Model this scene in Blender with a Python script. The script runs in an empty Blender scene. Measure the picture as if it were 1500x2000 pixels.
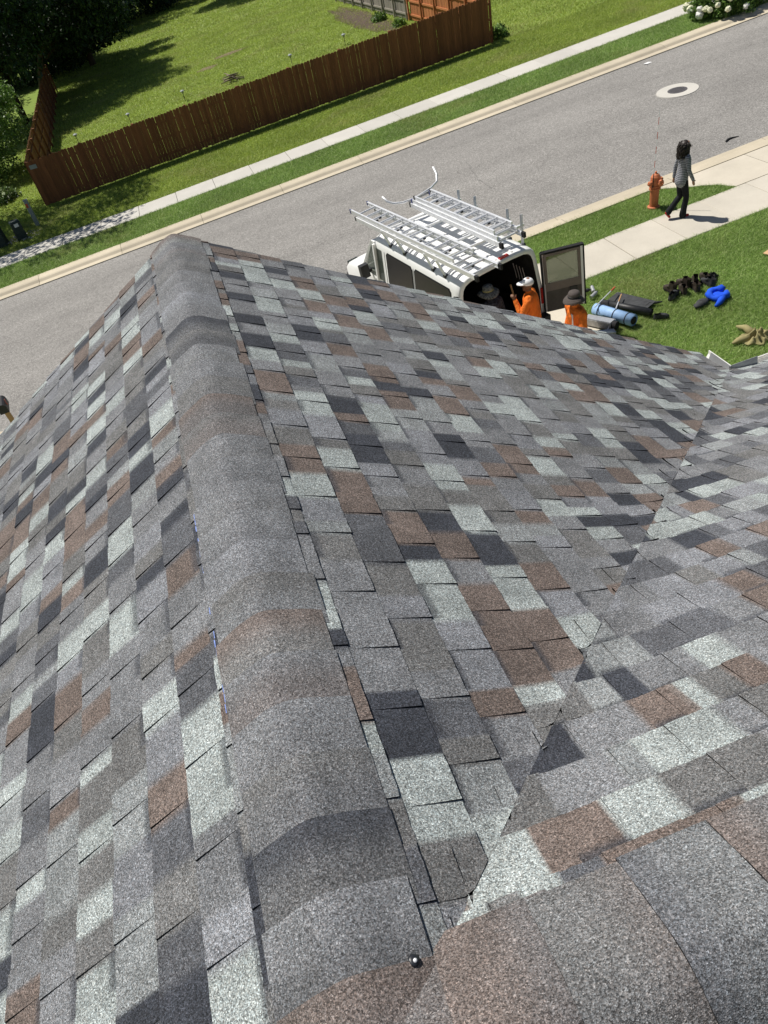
import bpy, bmesh, math, random
import numpy as np
from mathutils import Vector, Matrix, Euler
rnd = random.Random(11); nr = np.random.default_rng(5)
S = bpy.context.scene; COL = S.collection; R = math.radians

# ---------------------------------------------------------------- camera
GS = 0.055                                   # the street climbs to the right
CAM_Z = 8.2
cam = bpy.data.cameras.new('camera'); co = bpy.data.objects.new('camera', cam); COL.objects.link(co)
def cam_basis():
    f = 1371.1
    y = Vector((191-750, -150-1000, f)).normalized(); d = Vector((1130-750, 2450-1000, f))
    d = (d - d.dot(y)*y).normalized(); up = -d; x = y.cross(up)
    M = Matrix((x, y, up))
    right = M @ Vector((1, 0, 0)); cup = M @ Vector((0, -1, 0)); back = M @ Vector((0, 0, -1))
    return Matrix((right, cup, back)).transposed()
CB = cam_basis()
co.matrix_world = Matrix.Translation((0, 0, CAM_Z)) @ CB.to_4x4()
cam.sensor_fit = 'HORIZONTAL'; cam.sensor_width = 36; cam.lens = 36*1371.1/1500
cam.clip_start = 0.05; cam.clip_end = 3000
S.camera = co
S.render.resolution_x = 768; S.render.resolution_y = 1024
# ---------------------------------------------------------------- sky, sun, exposure
SUN_AZ, SUN_EL = R(-57), R(57)               # azimuth in which shadows fall, elevation
w = bpy.data.worlds.new('World'); S.world = w; w.use_nodes = True
nt = w.node_tree; bg = nt.nodes['Background']
sky = nt.nodes.new('ShaderNodeTexSky'); sky.sky_type = 'NISHITA'; sky.sun_disc = False
sky.sun_elevation = SUN_EL
sdir = Vector((-math.cos(SUN_AZ)*math.cos(SUN_EL), -math.sin(SUN_AZ)*math.cos(SUN_EL), math.sin(SUN_EL)))
sky.sun_rotation = math.atan2(sdir.x, sdir.y)
nt.links.new(sky.outputs[0], bg.inputs[0]); bg.inputs[1].default_value = 0.05
sl = bpy.data.lights.new('sun', 'SUN'); sl.energy = 5.0; sl.angle = R(0.53); sl.color = (1.0, 0.955, 0.88)
so = bpy.data.objects.new('sun', sl); COL.objects.link(so); so.location = (-20, 15, 40)
so.rotation_euler = (-sdir).to_track_quat('-Z', 'Y').to_euler()
S.view_settings.view_transform = 'Standard'; S.view_settings.look = 'None'
S.view_settings.gamma = 1; S.view_settings.exposure = 0.12

# ================================================================ helpers
def mesh_obj(name, verts, faces, mat=None, parent=None, smooth=False, cols=None, fmat=None):
    me = bpy.data.meshes.new(name)
    me.from_pydata([tuple(v) for v in verts], [], faces)
    o = bpy.data.objects.new(name, me); COL.objects.link(o)
    if mat is not None:
        for m in (mat if isinstance(mat, (list, tuple)) else [mat]): me.materials.append(m)
    if fmat is not None: me.polygons.foreach_set('material_index', fmat)
    if smooth: me.polygons.foreach_set('use_smooth', [True]*len(me.polygons))
    if cols is not None:
        a = me.color_attributes.new('Col', 'FLOAT_COLOR', 'CORNER')
        flat = np.ones((len(me.loops), 4), np.float32); flat[:, :3] = np.asarray(cols, np.float32)
        a.data.foreach_set('color', flat.ravel())
    if parent is not None: o.parent = parent
    me.update()
    return o
class MB:
    def __init__(s): s.v = []; s.f = []
    def add(s, v, f):
        n = len(s.v); s.v += [Vector(p) for p in v]; s.f += [tuple(i+n for i in q) for q in f]; return s
    def box(s, c, d, rot=None, taper=1.0):
        c = Vector(c); hx, hy, hz = d[0]/2, d[1]/2, d[2]/2
        vs = []
        for z in (-1, 1):
            t = taper if z > 0 else 1
            for x, y in ((-1, -1), (1, -1), (1, 1), (-1, 1)): vs.append(Vector((x*hx*t, y*hy*t, z*hz)))
        if rot is not None:
            m = rot if isinstance(rot, Matrix) else Euler(rot).to_matrix()
            vs = [m @ q for q in vs]
        return s.add([c+q for q in vs], [(3, 2, 1, 0), (4, 5, 6, 7), (0, 1, 5, 4), (1, 2, 6, 5), (2, 3, 7, 6), (3, 0, 4, 7)])
    def bar(s, a, b, w_, h_, up=(0, 0, 1)):
        a = Vector(a); b = Vector(b); d = (b-a); L = d.length; d.normalize(); u = Vector(up)
        if abs(d.dot(u)) > .98: u = Vector((1, 0, 0))
        x = d.cross(u).normalized(); u = x.cross(d).normalized()
        m = Matrix((x, d, u)).transposed()
        return s.box((a+b)/2, (w_, L, h_), m)
    def tube(s, pts, r, n=8, cap=True):
        pts = [Vector(p) for p in pts]; k = len(pts); rs = r if isinstance(r, (list, tuple)) else [r]*k
        base = len(s.v); x = None
        for i, p in enumerate(pts):
            d = (pts[min(i+1, k-1)]-pts[max(i-1, 0)]).normalized()
            if x is None:
                u = Vector((0, 0, 1)) if abs(d.z) < .9 else Vector((1, 0, 0)); x = d.cross(u).normalized()
            else: x = (x - d*x.dot(d)).normalized()
            y = d.cross(x)
            for j in range(n):
                a = 2*math.pi*j/n; s.v.append(p + (x*math.cos(a)+y*math.sin(a))*rs[i])
        for i in range(k-1):
            for j in range(n):
                a = base+i*n+j; b = base+i*n+(j+1) % n
                s.f.append((a, b, b+n, a+n))
        if cap:
            s.f.append(tuple(base+j for j in range(n))[::-1]); s.f.append(tuple(base+(k-1)*n+j for j in range(n)))
        return s
    def lathe(s, prof, n=16, c=(0, 0, 0)):
        c = Vector(c); base = len(s.v); k = len(prof)
        for r, z in prof:
            for j in range(n):
                a = 2*math.pi*j/n; s.v.append(c+Vector((r*math.cos(a), r*math.sin(a), z)))
        for i in range(k-1):
            for j in range(n):
                a = base+i*n+j; b = base+i*n+(j+1) % n; s.f.append((a, b, b+n, a+n))
        s.f.append(tuple(base+j for j in range(n))[::-1]); s.f.append(tuple(base+(k-1)*n+j for j in range(n)))
        return s
    def blob(s, c, r, n=10, m=7, rot=None, noise=0.0):
        c = Vector(c); base = len(s.v); r = Vector(r) if not isinstance(r, (int, float)) else Vector((r, r, r))
        M = Euler(rot).to_matrix() if rot is not None else Matrix.Identity(3)
        for i in range(m+1):
            t = math.pi*i/m
            for j in range(n):
                a = 2*math.pi*j/n; k = 1+rnd.uniform(-noise, noise)
                s.v.append(c + M @ Vector((r.x*math.sin(t)*math.cos(a)*k, r.y*math.sin(t)*math.sin(a)*k, -r.z*math.cos(t)*k)))
        for i in range(m):
            for j in range(n):
                a = base+i*n+j; b = base+i*n+(j+1) % n; s.f.append((a, b, b+n, a+n))
        return s
    def prism(s, poly, y0, y1, axis='y'):
        # poly in (x,z) extruded along y
        n = len(poly); vs = [Vector((p[0], y0, p[1])) for p in poly]+[Vector((p[0], y1, p[1])) for p in poly]
        fs = [tuple(range(n)), tuple(range(2*n-1, n-1, -1))]+[(i, i+n, (i+1) % n+n, (i+1) % n) for i in range(n)]
        return s.add(vs, fs)
    def xf(s, M): s.v = [M @ p for p in s.v]; return s
    def build(s, name, mat, parent=None, smooth=False): return mesh_obj(name, s.v, s.f, mat, parent, smooth)
def empty(name, loc=(0, 0, 0), rot=(0, 0, 0)):
    o = bpy.data.objects.new(name, None); COL.objects.link(o); o.location = loc; o.rotation_euler = rot
    o.empty_display_size = .1
    return o
def tag(o, label=None, cat=None, group=None, kind=None):
    if label: o['label'] = label
    if cat: o['category'] = cat
    if group: o['group'] = group
    if kind: o['kind'] = kind
    return o
def gz(x): return GS*x
TILT = -math.atan(GS)                        # rotation about y that lays a thing on the sloping ground
def copy_tree(o, parent=None):
    c = o.copy(); COL.objects.link(c); c.parent = parent
    for ch in list(o.children): copy_tree(ch, c)
    return c

# ================================================================ materials
class N:
    def __init__(s, name, rough=.8, spec=.3):
        s.m = bpy.data.materials.new(name); s.m.use_nodes = True; s.t = s.m.node_tree
        s.b = s.t.nodes['Principled BSDF']; s.b.inputs['Roughness'].default_value = rough
        s.b.inputs['Specular IOR Level'].default_value = spec
    def n(s, typ, **kw):
        o = s.t.nodes.new(typ)
        for k, v in kw.items():
            if k in o.inputs.keys(): o.inputs[k].default_value = v
            else: setattr(o, k, v)
        return o
    def l(s, a, b): s.t.links.new(a, b)
    def ramp(s, fac, stops, interp='LINEAR'):
        r = s.n('ShaderNodeValToRGB'); e = r.color_ramp; e.interpolation = interp
        while len(e.elements) < len(stops): e.elements.new(.5)
        for el, (p, c) in zip(e.elements, stops): el.position = p; el.color = (*c, 1)
        s.l(fac, r.inputs[0]); return r.outputs[0]
    def coord(s, kind='Object'): return s.n('ShaderNodeTexCoord').outputs[kind]
    def noise(s, scale, detail=3, rough=.55, vec=None, out='Fac'):
        o = s.n('ShaderNodeTexNoise'); o.inputs['Scale'].default_value = scale; o.inputs['Detail'].default_value = detail
        o.inputs['Roughness'].default_value = rough
        if vec is not None: s.l(vec, o.inputs['Vector'])
        return o.outputs[out]
    def mul(s, a, b, fac=1.0, mode='MULTIPLY'):
        o = s.n('ShaderNodeMix', data_type='RGBA', blend_type=mode); o.inputs[0].default_value = fac
        if hasattr(fac, 'links'): s.l(fac, o.inputs[0])
        for i, v in ((6, a), (7, b)):
            if hasattr(v, 'links'): s.l(v, o.inputs[i])
            else: o.inputs[i].default_value = (*v, 1)
        return o.outputs[2]
    def base(s, c):
        if hasattr(c, 'links'): s.l(c, s.b.inputs['Base Color'])
        else: s.b.inputs['Base Color'].default_value = (*c, 1)
    def bump(s, h, strength=.3, dist=.01):
        o = s.n('ShaderNodeBump'); o.inputs['Strength'].default_value = strength; o.inputs['Distance'].default_value = dist
        s.l(h, o.inputs['Height']); s.l(o.outputs[0], s.b.inputs['Normal'])
def g3(v): return (v, v, v)
def plain(name, col, rough=.6, spec=.4, metal=0, var=.12, scale=6, bump=0):
    k = N(name, rough, spec); c = k.coord(); f = k.noise(scale, 5, .6, c)
    lo = tuple(x*(1-var) for x in col); hi = tuple(min(1, x*(1+var)) for x in col)
    k.base(k.ramp(f, [(.3, lo), (.7, hi)])); k.b.inputs['Metallic'].default_value = metal
    if bump: k.bump(k.noise(scale*6, 4, .6, c), bump, .004)
    return k.m
M = {}
def m_shingle():
    k = N('shingle_granules', .92, .25); c = k.coord()
    at = k.n('ShaderNodeAttribute', attribute_name='Col').outputs['Color']
    v = k.n('ShaderNodeTexVoronoi'); v.inputs['Scale'].default_value = 470; k.l(c, v.inputs['Vector'])
    sep = k.n('ShaderNodeSeparateColor'); k.l(v.outputs['Color'], sep.inputs[0])
    g1 = k.ramp(sep.outputs[0], [(0, g3(.30)), (.22, g3(.55)), (.55, g3(.98)), (.80, g3(1.28)), (.94, g3(1.6)), (1, g3(2.3))])
    n2 = k.noise(190, 2, .6, c)
    g2 = k.ramp(n2, [(.3, g3(.62)), (.5, g3(1.0)), (.7, g3(1.42))])
    n3 = k.noise(9, 5, .65, c); g3_ = k.ramp(n3, [(.28, g3(.78)), (.72, g3(1.2))])
    hue = k.ramp(sep.outputs[1], [(0, (1.05, .99, .95)), (.5, (1, 1, 1)), (1, (.95, 1.01, 1.05))])
    col = k.mul(k.mul(k.mul(k.mul(at, g1), g2), g3_), hue)
    k.base(col)
    k.bump(v.outputs['Distance'], .55, .0022)
    return k.m
M['shingle'] = m_shingle()
def m_asphalt():
    k = N('road_asphalt', .9, .25); c = k.coord()
    v = k.n('ShaderNodeTexVoronoi'); v.inputs['Scale'].default_value = 45; k.l(c, v.inputs['Vector'])
    sep = k.n('ShaderNodeSeparateColor'); k.l(v.outputs['Color'], sep.inputs[0])
    a = k.ramp(sep.outputs[0], [(0, (.155, .148, .140)), (.35, (.228, .219, .206)), (.75, (.270, .260, .245)), (1, (.38, .366, .345))])
    st = k.n('ShaderNodeMapping'); st.inputs['Scale'].default_value = (.12, 1.0, 1); k.l(c, st.inputs[0])
    p = k.ramp(k.noise(.8, 6, .62, st.outputs[0]), [(.3, g3(.86)), (.7, g3(1.12))])
    q = k.ramp(k.noise(14, 4, .7, c), [(.3, g3(.9)), (.7, g3(1.09))])
    st2 = k.ramp(k.noise(.45, 5, .7, c), [(.32, g3(.9)), (.5, g3(1)), (.7, g3(1.06))])
    k.base(k.mul(k.mul(k.mul(a, p), q), st2)); k.bump(sep.outputs[1], .4, .006); return k.m
M['asphalt'] = m_asphalt()
def m_concrete(name, col, stain=.15):
    k = N(name, .88, .25); c = k.coord()
    a = k.ramp(k.noise(1.1, 7, .65, c), [(.28, tuple(x*(1-stain) for x in col)), (.72, tuple(x*(1+stain*.5) for x in col))])
    b = k.ramp(k.noise(70, 3, .6, c), [(.3, g3(.9)), (.7, g3(1.06))])
    oi = k.n('ShaderNodeObjectInfo'); r = k.ramp(oi.outputs['Random'], [(0, g3(.93)), (1, g3(1.05))])
    k.base(k.mul(k.mul(a, b), r)); k.bump(k.noise(160, 3, .6, c), .25, .003); return k.m
M['walk'] = m_concrete('sidewalk_concrete', (.545, .505, .43), .12)
M['walkfar'] = m_concrete('pale_sidewalk_concrete', (.53, .51, .465), .09)
M['curb'] = m_concrete('curb_concrete', (.55, .485, .37), .14)
M['drive'] = m_concrete('driveway_concrete', (.56, .51, .42), .12)
M['joint'] = plain('soil_in_joint', (.07, .06, .035), .95, .1, var=.5, scale=20)
def m_soil(name, lo, hi, sc=3):
    k = N(name, .95, .1); c = k.coord()
    a = k.ramp(k.noise(sc, 8, .7, c), [(.25, lo), (.75, hi)])
    k.base(a); k.bump(k.noise(40, 5, .7, c), .6, .02); return k.m
M['soil'] = m_soil('lawn_thatch', (.09, .145, .030), (.16, .235, .055))
M['yard'] = m_soil('back_yard_thatch', (.15, .215, .045), (.22, .295, .066), 1.2)
M['mulch'] = m_soil('mulch', (.05, .035, .03), (.16, .115, .10), 25)
M['dirt'] = m_soil('bare_dirt', (.13, .10, .07), (.26, .20, .14), 20)
def m_attr(name, rough=.7, spec=.25, trans=0):
    k = N(name, rough, spec); at = k.n('ShaderNodeAttribute', attribute_name='Col').outputs['Color']
    k.base(at)
    if trans:
        t = k.n('ShaderNodeBsdfTranslucent'); k.l(at, t.inputs[0])
        mx = k.n('ShaderNodeMixShader'); mx.inputs[0].default_value = trans
        out = k.t.nodes['Material Output']; k.l(k.b.outputs[0], mx.inputs[1]); k.l(t.outputs[0], mx.inputs[2]); k.l(mx.outputs[0], out.inputs[0])
    return k.m
M['blade'] = m_attr('grass_blade', .55, .3, .3)
M['leaf'] = m_attr('leaf', .5, .35, .25)
def m_wood(name, lo, hi, grain=(40, 40, 2.2), rough=.75):
    k = N(name, rough, .25); c = k.coord()
    mp = k.n('ShaderNodeMapping'); mp.inputs['Scale'].default_value = grain; k.l(c, mp.inputs[0])
    oi = k.n('ShaderNodeObjectInfo')
    ad = k.n('ShaderNodeVectorMath', operation='ADD'); k.l(mp.outputs[0], ad.inputs[0])
    sc = k.n('ShaderNodeVectorMath', operation='SCALE'); sc.inputs[0].default_value = (37, 91, 53); k.l(oi.outputs['Random'], sc.inputs['Scale'])
    k.l(sc.outputs[0], ad.inputs[1])
    a = k.ramp(k.noise(1, 6, .65, ad.outputs[0]), [(.28, lo), (.72, hi)])
    r = k.ramp(oi.outputs['Random'], [(0, g3(.8)), (.5, g3(1)), (1, g3(1.2))])
    k.base(k.mul(a, r)); return k.m
M['fence'] = m_wood('stained_fence_wood', (.150, .058, .024), (.27, .108, .045))
M['fencered'] = m_wood('red_cedar_fence', (.36, .13, .05), (.55, .22, .09))
M['fencegrey'] = m_wood('weathered_grey_fence', (.20, .18, .15), (.40, .37, .31))
M['bark'] = m_wood('bark', (.05, .035, .022), (.13, .095, .065), (6, 6, 1.5), .9)
M['white_paint'] = plain('white_van_paint', (.80, .80, .79), .32, .5, var=.04, scale=3)
M['alu'] = plain('brushed_aluminium', (.74, .75, .77), .4, .5, .4, var=.12, scale=9)
M['galv'] = plain('galvanised_sheet', (.42, .43, .44), .45, .5, .5, var=.15, scale=14)
M['trimwhite'] = plain('white_trim', (.78, .77, .74), .5, .4, var=.05)
M['black'] = plain('black_plastic', (.018, .018, .02), .5, .4, var=.25, scale=12)
M['rubber'] = plain('black_rubber', (.02, .02, .021), .8, .2, var=.3, scale=20)
M['darkint'] = plain('dark_van_interior', (.03, .029, .028), .8, .2, var=.4, scale=4)
M['doortrim'] = plain('grey_door_trim', (.20, .165, .145), .7, .3, var=.12, scale=5)
M['doordark'] = plain('dark_door_panel', (.10, .088, .08), .75, .25, var=.2, scale=5)
M['sealant'] = plain('black_sealant', (.02, .022, .027), .35, .5, var=.3, scale=90)
M['chalk'] = plain('blue_chalk', (.22, .30, .62), .95, .1, var=.3, scale=120)
M['blue'] = plain('blue_roll_wrap', (.27, .43, .68), .55, .4, var=.14, scale=8, bump=.3)
M['blackroll'] = plain('black_felt_roll', (.022, .023, .025), .5, .4, var=.3, scale=10, bump=.3)
M['felt'] = plain('grey_felt_sheet', (.05, .052, .055), .8, .2, var=.3, scale=15)
M['steel'] = plain('dull_steel', (.45, .45, .45), .45, .5, .7, var=.25, scale=14)
M['hydrant'] = plain('faded_orange_hydrant_paint', (.52, .165, .07), .6, .35, var=.16, scale=9, bump=.2)
M['redtip'] = plain('red_handle', (.55, .09, .04), .5, .4)
M['woodhandle'] = plain('wooden_handle', (.45, .27, .13), .6, .3)
M['siding'] = plain('tan_siding', (.50, .44, .36), .7, .3)
M['pedgrey'] = plain('grey_pedestal_plastic', (.28, .31, .31), .6, .35, var=.1)
M['pedgreen'] = plain('dark_green_cabinet', (.025, .04, .035), .6, .35, var=.2)
M['paper'] = plain('white_label', (.75, .75, .75), .7, .3, var=.1, scale=60)
M['yellow'] = plain('yellow_sticker', (.75, .65, .12), .6, .3)
M['navy'] = plain('navy_rail_cap', (.03, .04, .16), .5, .4)
M['redlens'] = plain('red_lamp_lens', (.55, .03, .03), .25, .5, var=.1)
M['cardboard'] = plain('cardboard', (.55, .36, .20), .8, .2, var=.08)
M['iron'] = plain('cast_iron_cover', (.085, .08, .085), .7, .35, var=.3, scale=30, bump=.5)
M['stick'] = plain('grey_stick', (.22, .18, .14), .9, .1, var=.3)
M['stone'] = plain('pale_stone', (.48, .44, .40), .85, .2, var=.3, scale=8)
def m_glass(name, col, alpha=.5, rough=.05):
    k = N(name, rough, .6); k.base(col)
    t = k.n('ShaderNodeBsdfTransparent'); t.inputs[0].default_value = (.75, .8, .72, 1)
    mx = k.n('ShaderNodeMixShader'); mx.inputs[0].default_value = alpha
    k.l(t.outputs[0], mx.inputs[1]); k.l(k.b.outputs[0], mx.inputs[2]); k.l(mx.outputs[0], k.t.nodes['Material Output'].inputs[0])
    return k.m
M['tint'] = plain('dark_tinted_glass', (.012, .0115, .011), .3, .22, var=.2)
M['cabglass'] = m_glass('clear_cab_glass', (.03, .04, .037), .72, .12)
M['doorglass'] = m_glass('greenish_door_glass', (.12, .12, .06), .55)
# cloth and skin
M['skin'] = plain('skin', (.36, .19, .12), .6, .35, var=.06, scale=30)
M['skindark'] = plain('tanned_skin', (.20, .10, .06), .6, .35, var=.06, scale=30)
def m_wrinkle(name, col):
    k = N(name, .8, .2); c = k.coord()
    mp = k.n('ShaderNodeMapping'); mp.inputs['Scale'].default_value = (1, 1, .45); mp.inputs['Rotation'].default_value = (.4, .5, .2); k.l(c, mp.inputs[0])
    f = k.noise(13, 5, .6, mp.outputs[0]); k.base(k.ramp(f, [(.3, tuple(x*.8 for x in col)), (.7, tuple(min(1, x*1.1) for x in col))]))
    k.bump(f, 1.0, .06); return k.m
M['orange'] = m_wrinkle('orange_shirt', (.80, .185, .025))
M['darkcloth'] = plain('black_trousers', (.014, .015, .018), .85, .2, var=.3, scale=12, bump=.3)
M['jeans'] = plain('dark_jeans', (.035, .04, .055), .85, .2, var=.3, scale=12)
M['redshoe'] = plain('red_shoes', (.42, .025, .02), .5, .4)
M['boot'] = plain('brown_work_boot', (.048, .036, .028), .7, .3, var=.5, scale=18)
M['capwhite'] = plain('white_cap', (.78, .78, .80), .8, .2, var=.04)
M['hatgrey'] = plain('grey_brown_hat', (.085, .072, .066), .85, .2, var=.15, scale=30)
M['hatdark'] = plain('dark_camo_hat', (.15, .145, .13), .85, .2, var=.9, scale=22)
M['hair'] = plain('dark_brown_hair', (.022, .015, .012), .5, .4, var=.4, scale=40)
M['royal'] = plain('royal_blue_cloth', (.015, .085, .62), .85, .2, var=.15, scale=10)
M['khaki'] = plain('khaki_cloth', (.30, .265, .13), .9, .15, var=.15, scale=10)
M['stripe'] = plain('reflective_stripe', (.62, .62, .60), .5, .4, var=.08)
def m_gingham():
    k = N('black_white_checked_shirt', .85, .2); c = k.coord()
    sp = k.n('ShaderNodeSeparateXYZ'); k.l(c, sp.inputs[0])
    def sq(o):
        a = k.n('ShaderNodeMath', operation='MULTIPLY'); a.inputs[1].default_value = 2*math.pi/.036; k.l(o, a.inputs[0])
        b = k.n('ShaderNodeMath', operation='SINE'); k.l(a.outputs[0], b.inputs[0])
        d = k.n('ShaderNodeMath', operation='GREATER_THAN'); d.inputs[1].default_value = 0; k.l(b.outputs[0], d.inputs[0]); return d.outputs[0]
    ad = k.n('ShaderNodeMath', operation='ADD'); k.l(sp.outputs[0], ad.inputs[0]); k.l(sp.outputs[1], ad.inputs[1])
    s1 = sq(ad.outputs[0]); s2 = sq(sp.outputs[2])
    sm = k.n('ShaderNodeMath', operation='ADD'); k.l(s1, sm.inputs[0]); k.l(s2, sm.inputs[1])
    hf = k.n('ShaderNodeMath', operation='MULTIPLY'); hf.inputs[1].default_value = .5; k.l(sm.outputs[0], hf.inputs[0])
    k.base(k.ramp(hf.outputs[0], [(0, (.03, .032, .045)), (.34, (.16, .17, .20)), (.75, (.55, .55, .57))], 'CONSTANT')); return k.m
M['gingham'] = m_gingham()
M['darkplaid'] = plain('dark_plaid_shirt', (.05, .05, .06), .85, .2, var=.9, scale=26)

# ================================================================ ground, road, pavements
def sheet(name, x0, x1, y0, y1, z, mat, nx=1, ny=1, parent=None, thick=0):
    vs = []; fs = []
    for j in range(ny+1):
        for i in range(nx+1):
            x = x0+(x1-x0)*i/nx; vs.append((x, y0+(y1-y0)*j/ny, gz(x)+z))
    for j in range(ny):
        for i in range(nx):
            a = j*(nx+1)+i; fs.append((a, a+1, a+nx+2, a+nx+1))
    return mesh_obj(name, vs, fs, mat, parent)
tag(sheet('ground', -600, 600, -400, 900, -.30, M['soil']), kind='structure')
ROAD_N, ROAD_F = 16.95, 26.30
# road with a slight crown
vs = []; fs = []; prof = [(ROAD_N-.05, -.085), (18.5, -.05), (21.6, 0.0), (24.8, -.05), (ROAD_F+.05, -.085)]
for x in (-120, 120):
    for y, z in prof: vs.append((x, y, gz(x)+z-.02))
for i in range(4): fs.append((i, i+5, i+6, i+1))
tag(mesh_obj('road', vs, fs, M['asphalt'], smooth=True), kind='structure')
def curb(name, y_road, y_back, xs, mat):
    """rolled curb and gutter: gutter pan sloping up from the road, low rolled step, flat top"""
    root = tag(empty(name), kind='structure')
    s = 1 if y_back > y_road else -1; W = abs(y_back-y_road)
    prof = [(0, -.075), (W*.30, -.085), (W*.36, -.080), (W*.47, -.02), (W*.55, 0.0), (W, .008)]
    for a, b in zip(xs[:-1], xs[1:]):
        vs = []; a += .006; b -= .006; n = len(prof)
        for x in (a, b):
            for d, z in prof: vs.append((x, y_road+s*d, gz(x)+z))
            for d, z in prof: vs.append((x, y_road+s*d, gz(x)-.3))
        fs = [(i, i+1, i+1+2*n, i+2*n) if s < 0 else (i, i+2*n, i+1+2*n, i+1) for i in range(n-1)]
        fs += [tuple(range(n))+tuple(range(2*n-1, n-1, -1)), tuple(range(3*n-1, 2*n-1, -1))+tuple(range(3*n, 4*n))]
        fs += [(n-1, 2*n-1, 4*n-1, 3*n-1), (0, 2*n, 3*n, n)]
        mesh_obj('curb_segment', vs, fs, mat, root)
    j = sheet('joint_bed', xs[0], xs[-1], min(y_road, y_back)+.01, max(y_road, y_back)-.01, -.10, M['joint'], parent=root)
    return root
curb('far_curb', ROAD_F, 27.15, [-.08+3.05*i for i in range(-7, 12)], M['curb'])
curb('near_curb', ROAD_N, 16.30, [-.5+3.05*i for i in range(-6, 9)], M['curb'])
def walk(name, y0, y1, xs, mat, z=.0):
    root = tag(empty(name), kind='structure')
    for a, b in zip(xs[:-1], xs[1:]):
        m = MB(); a += .006; b -= .006; e = .012; dz = rnd.uniform(-.004, .004)
        v = []
        for x, y, zz in ((a, y0, -.12), (b, y0, -.12), (b, y1, -.12), (a, y1, -.12), (a, y0, z-e), (b, y0, z-e), (b, y1, z-e), (a, y1, z-e),
                         (a+e, y0+e, z), (b-e, y0+e, z), (b-e, y1-e, z), (a+e, y1-e, z)):
            v.append((x, y, gz(x)+zz+dz))
        f = [(0, 1, 5, 4), (1, 2, 6, 5), (2, 3, 7, 6), (3, 0, 4, 7), (4, 5, 9, 8), (5, 6, 10, 9), (6, 7, 11, 10), (7, 4, 8, 11), (8, 9, 10, 11)]
        m.add(v, f).build('slab', mat, root)
    sheet('joint_bed', xs[0], xs[-1], y0+.02, y1-.02, -.05, M['joint'], parent=root)
    return root
walk('far_sidewalk', 29.40, 30.80, [-.735+1.56*i for i in range(-13, 20)], M['walkfar'])
walk('near_sidewalk', 13.44, 14.88, [11.42+1.275*i for i in range(-18, 9)], M['walk'])
# own driveway under the van
dr = tag(empty('driveway'), kind='structure')
for (a, b) in ((.9, 3.85), (3.86, 6.80)):
    for (c, d) in ((4.6, 7.5), (7.51, 10.45), (10.46, 13.42)):
        MB().add([(x, y, gz(x)+z) for z in (-.1, -.003) for x, y in ((a, c), (b, c), (b, d), (a, d))],
                 [(4, 5, 6, 7), (0, 1, 5, 4), (1, 2, 6, 5), (2, 3, 7, 6), (3, 0, 4, 7)]).build('slab', M['drive'], dr)
    MB().add([(x, y, gz(x)+z) for z in (-.1, -.006) for x, y in ((a, 14.89), (b, 14.89), (b, 16.29), (a, 16.29))],
             [(4, 5, 6, 7), (0, 1, 5, 4), (1, 2, 6, 5), (2, 3, 7, 6), (3, 0, 4, 7)]).build('slab', M['drive'], dr)
# neighbour's driveway apron with a curved flare
ap = tag(empty('driveway_apron'), kind='structure')
flare = [(11.0, 16.285), (11.33, 16.12), (11.62, 15.80), (11.95, 15.58), (12.25, 15.30), (12.44, 14.90)]
for poly in (flare+[(13.72, 14.90), (13.72, 16.285)], [(13.735, 14.90), (16.2, 14.90), (16.2, 16.285), (13.735, 16.285)], [(16.215, 14.90), (18.9, 14.90), (18.9, 16.285), (16.215, 16.285)]):
    n = len(poly); v = [(x, y, gz(x)-.004) for x, y in poly]+[(x, y, gz(x)-.1) for x, y in poly]
    mesh_obj('slab', v, [tuple(range(n)) if poly is not None and (poly[1][0]-poly[0][0])*(poly[2][1]-poly[1][1]) > 0 else tuple(range(n-1, -1, -1))]+[(i, i+n, (i+1) % n+n, (i+1) % n) for i in range(n)], M['drive'], ap)
# lawns
def lawn(x0, x1, y0, y1, z=-.025, mat='soil'): return tag(sheet('lawn', x0, x1, y0, y1, z, M[mat], 8, 8), kind='structure')
lawn(6.80, 30, -6, 13.44); lawn(-40, .9, -6, 13.44); lawn(6.80, 12.5, 14.88, 16.30); lawn(-40, .9, 14.88, 16.30); lawn(18.9, 30, 14.88, 16.3)
lawn(-60, 60, 27.15, 29.40); lawn(-60, 60, 30.80, 35.6); lawn(-90, 90, 35.6, 190, -.024, 'yard')
# manhole in the road
mh = tag(empty('manhole', (15.69, 22.1, gz(15.69)-.012), (0, TILT, 0)), 'round iron manhole cover in a pale concrete collar in the road', 'manhole')
MB().lathe([(.30, -.05), (.30, .004), (.635, .006), (.655, -.05)], 40).build('collar', M['walkfar'], mh)
cv = MB().lathe([(.302, -.04), (.302, .008), (.285, .011), (.10, .011), (.06, .012)], 32).build('cover', M['iron'], mh)
k = MB()
for i in range(-5, 6):
    for j in range(-5, 6):
        if i*i+j*j < 26: k.box((i*.045, j*.045, .013), (.022, .022, .006))
k.build('tread', M['iron'], cv)
# tar crack across the road
def crack(pts, wd, name='tar_crack'):
    v = []; f = []
    for i, (x, y) in enumerate(pts):
        ww = wd*rnd.uniform(.4, 1.3)
        zz = gz(x)-.02-.085+ (.085-.0)*(1-abs(y-21.6)/4.7) - .010 + .018
        v += [(x-ww, y, zz), (x+ww, y, zz)]
    for i in range(len(pts)-1): f.append((2*i, 2*i+1, 2*i+3, 2*i+2))
    return v, f
pts = []; x, y = 8.55, 22.9
for i in range(34): pts.append((x, y)); x += rnd.uniform(-.05, .05)-.004; y -= .085

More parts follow.
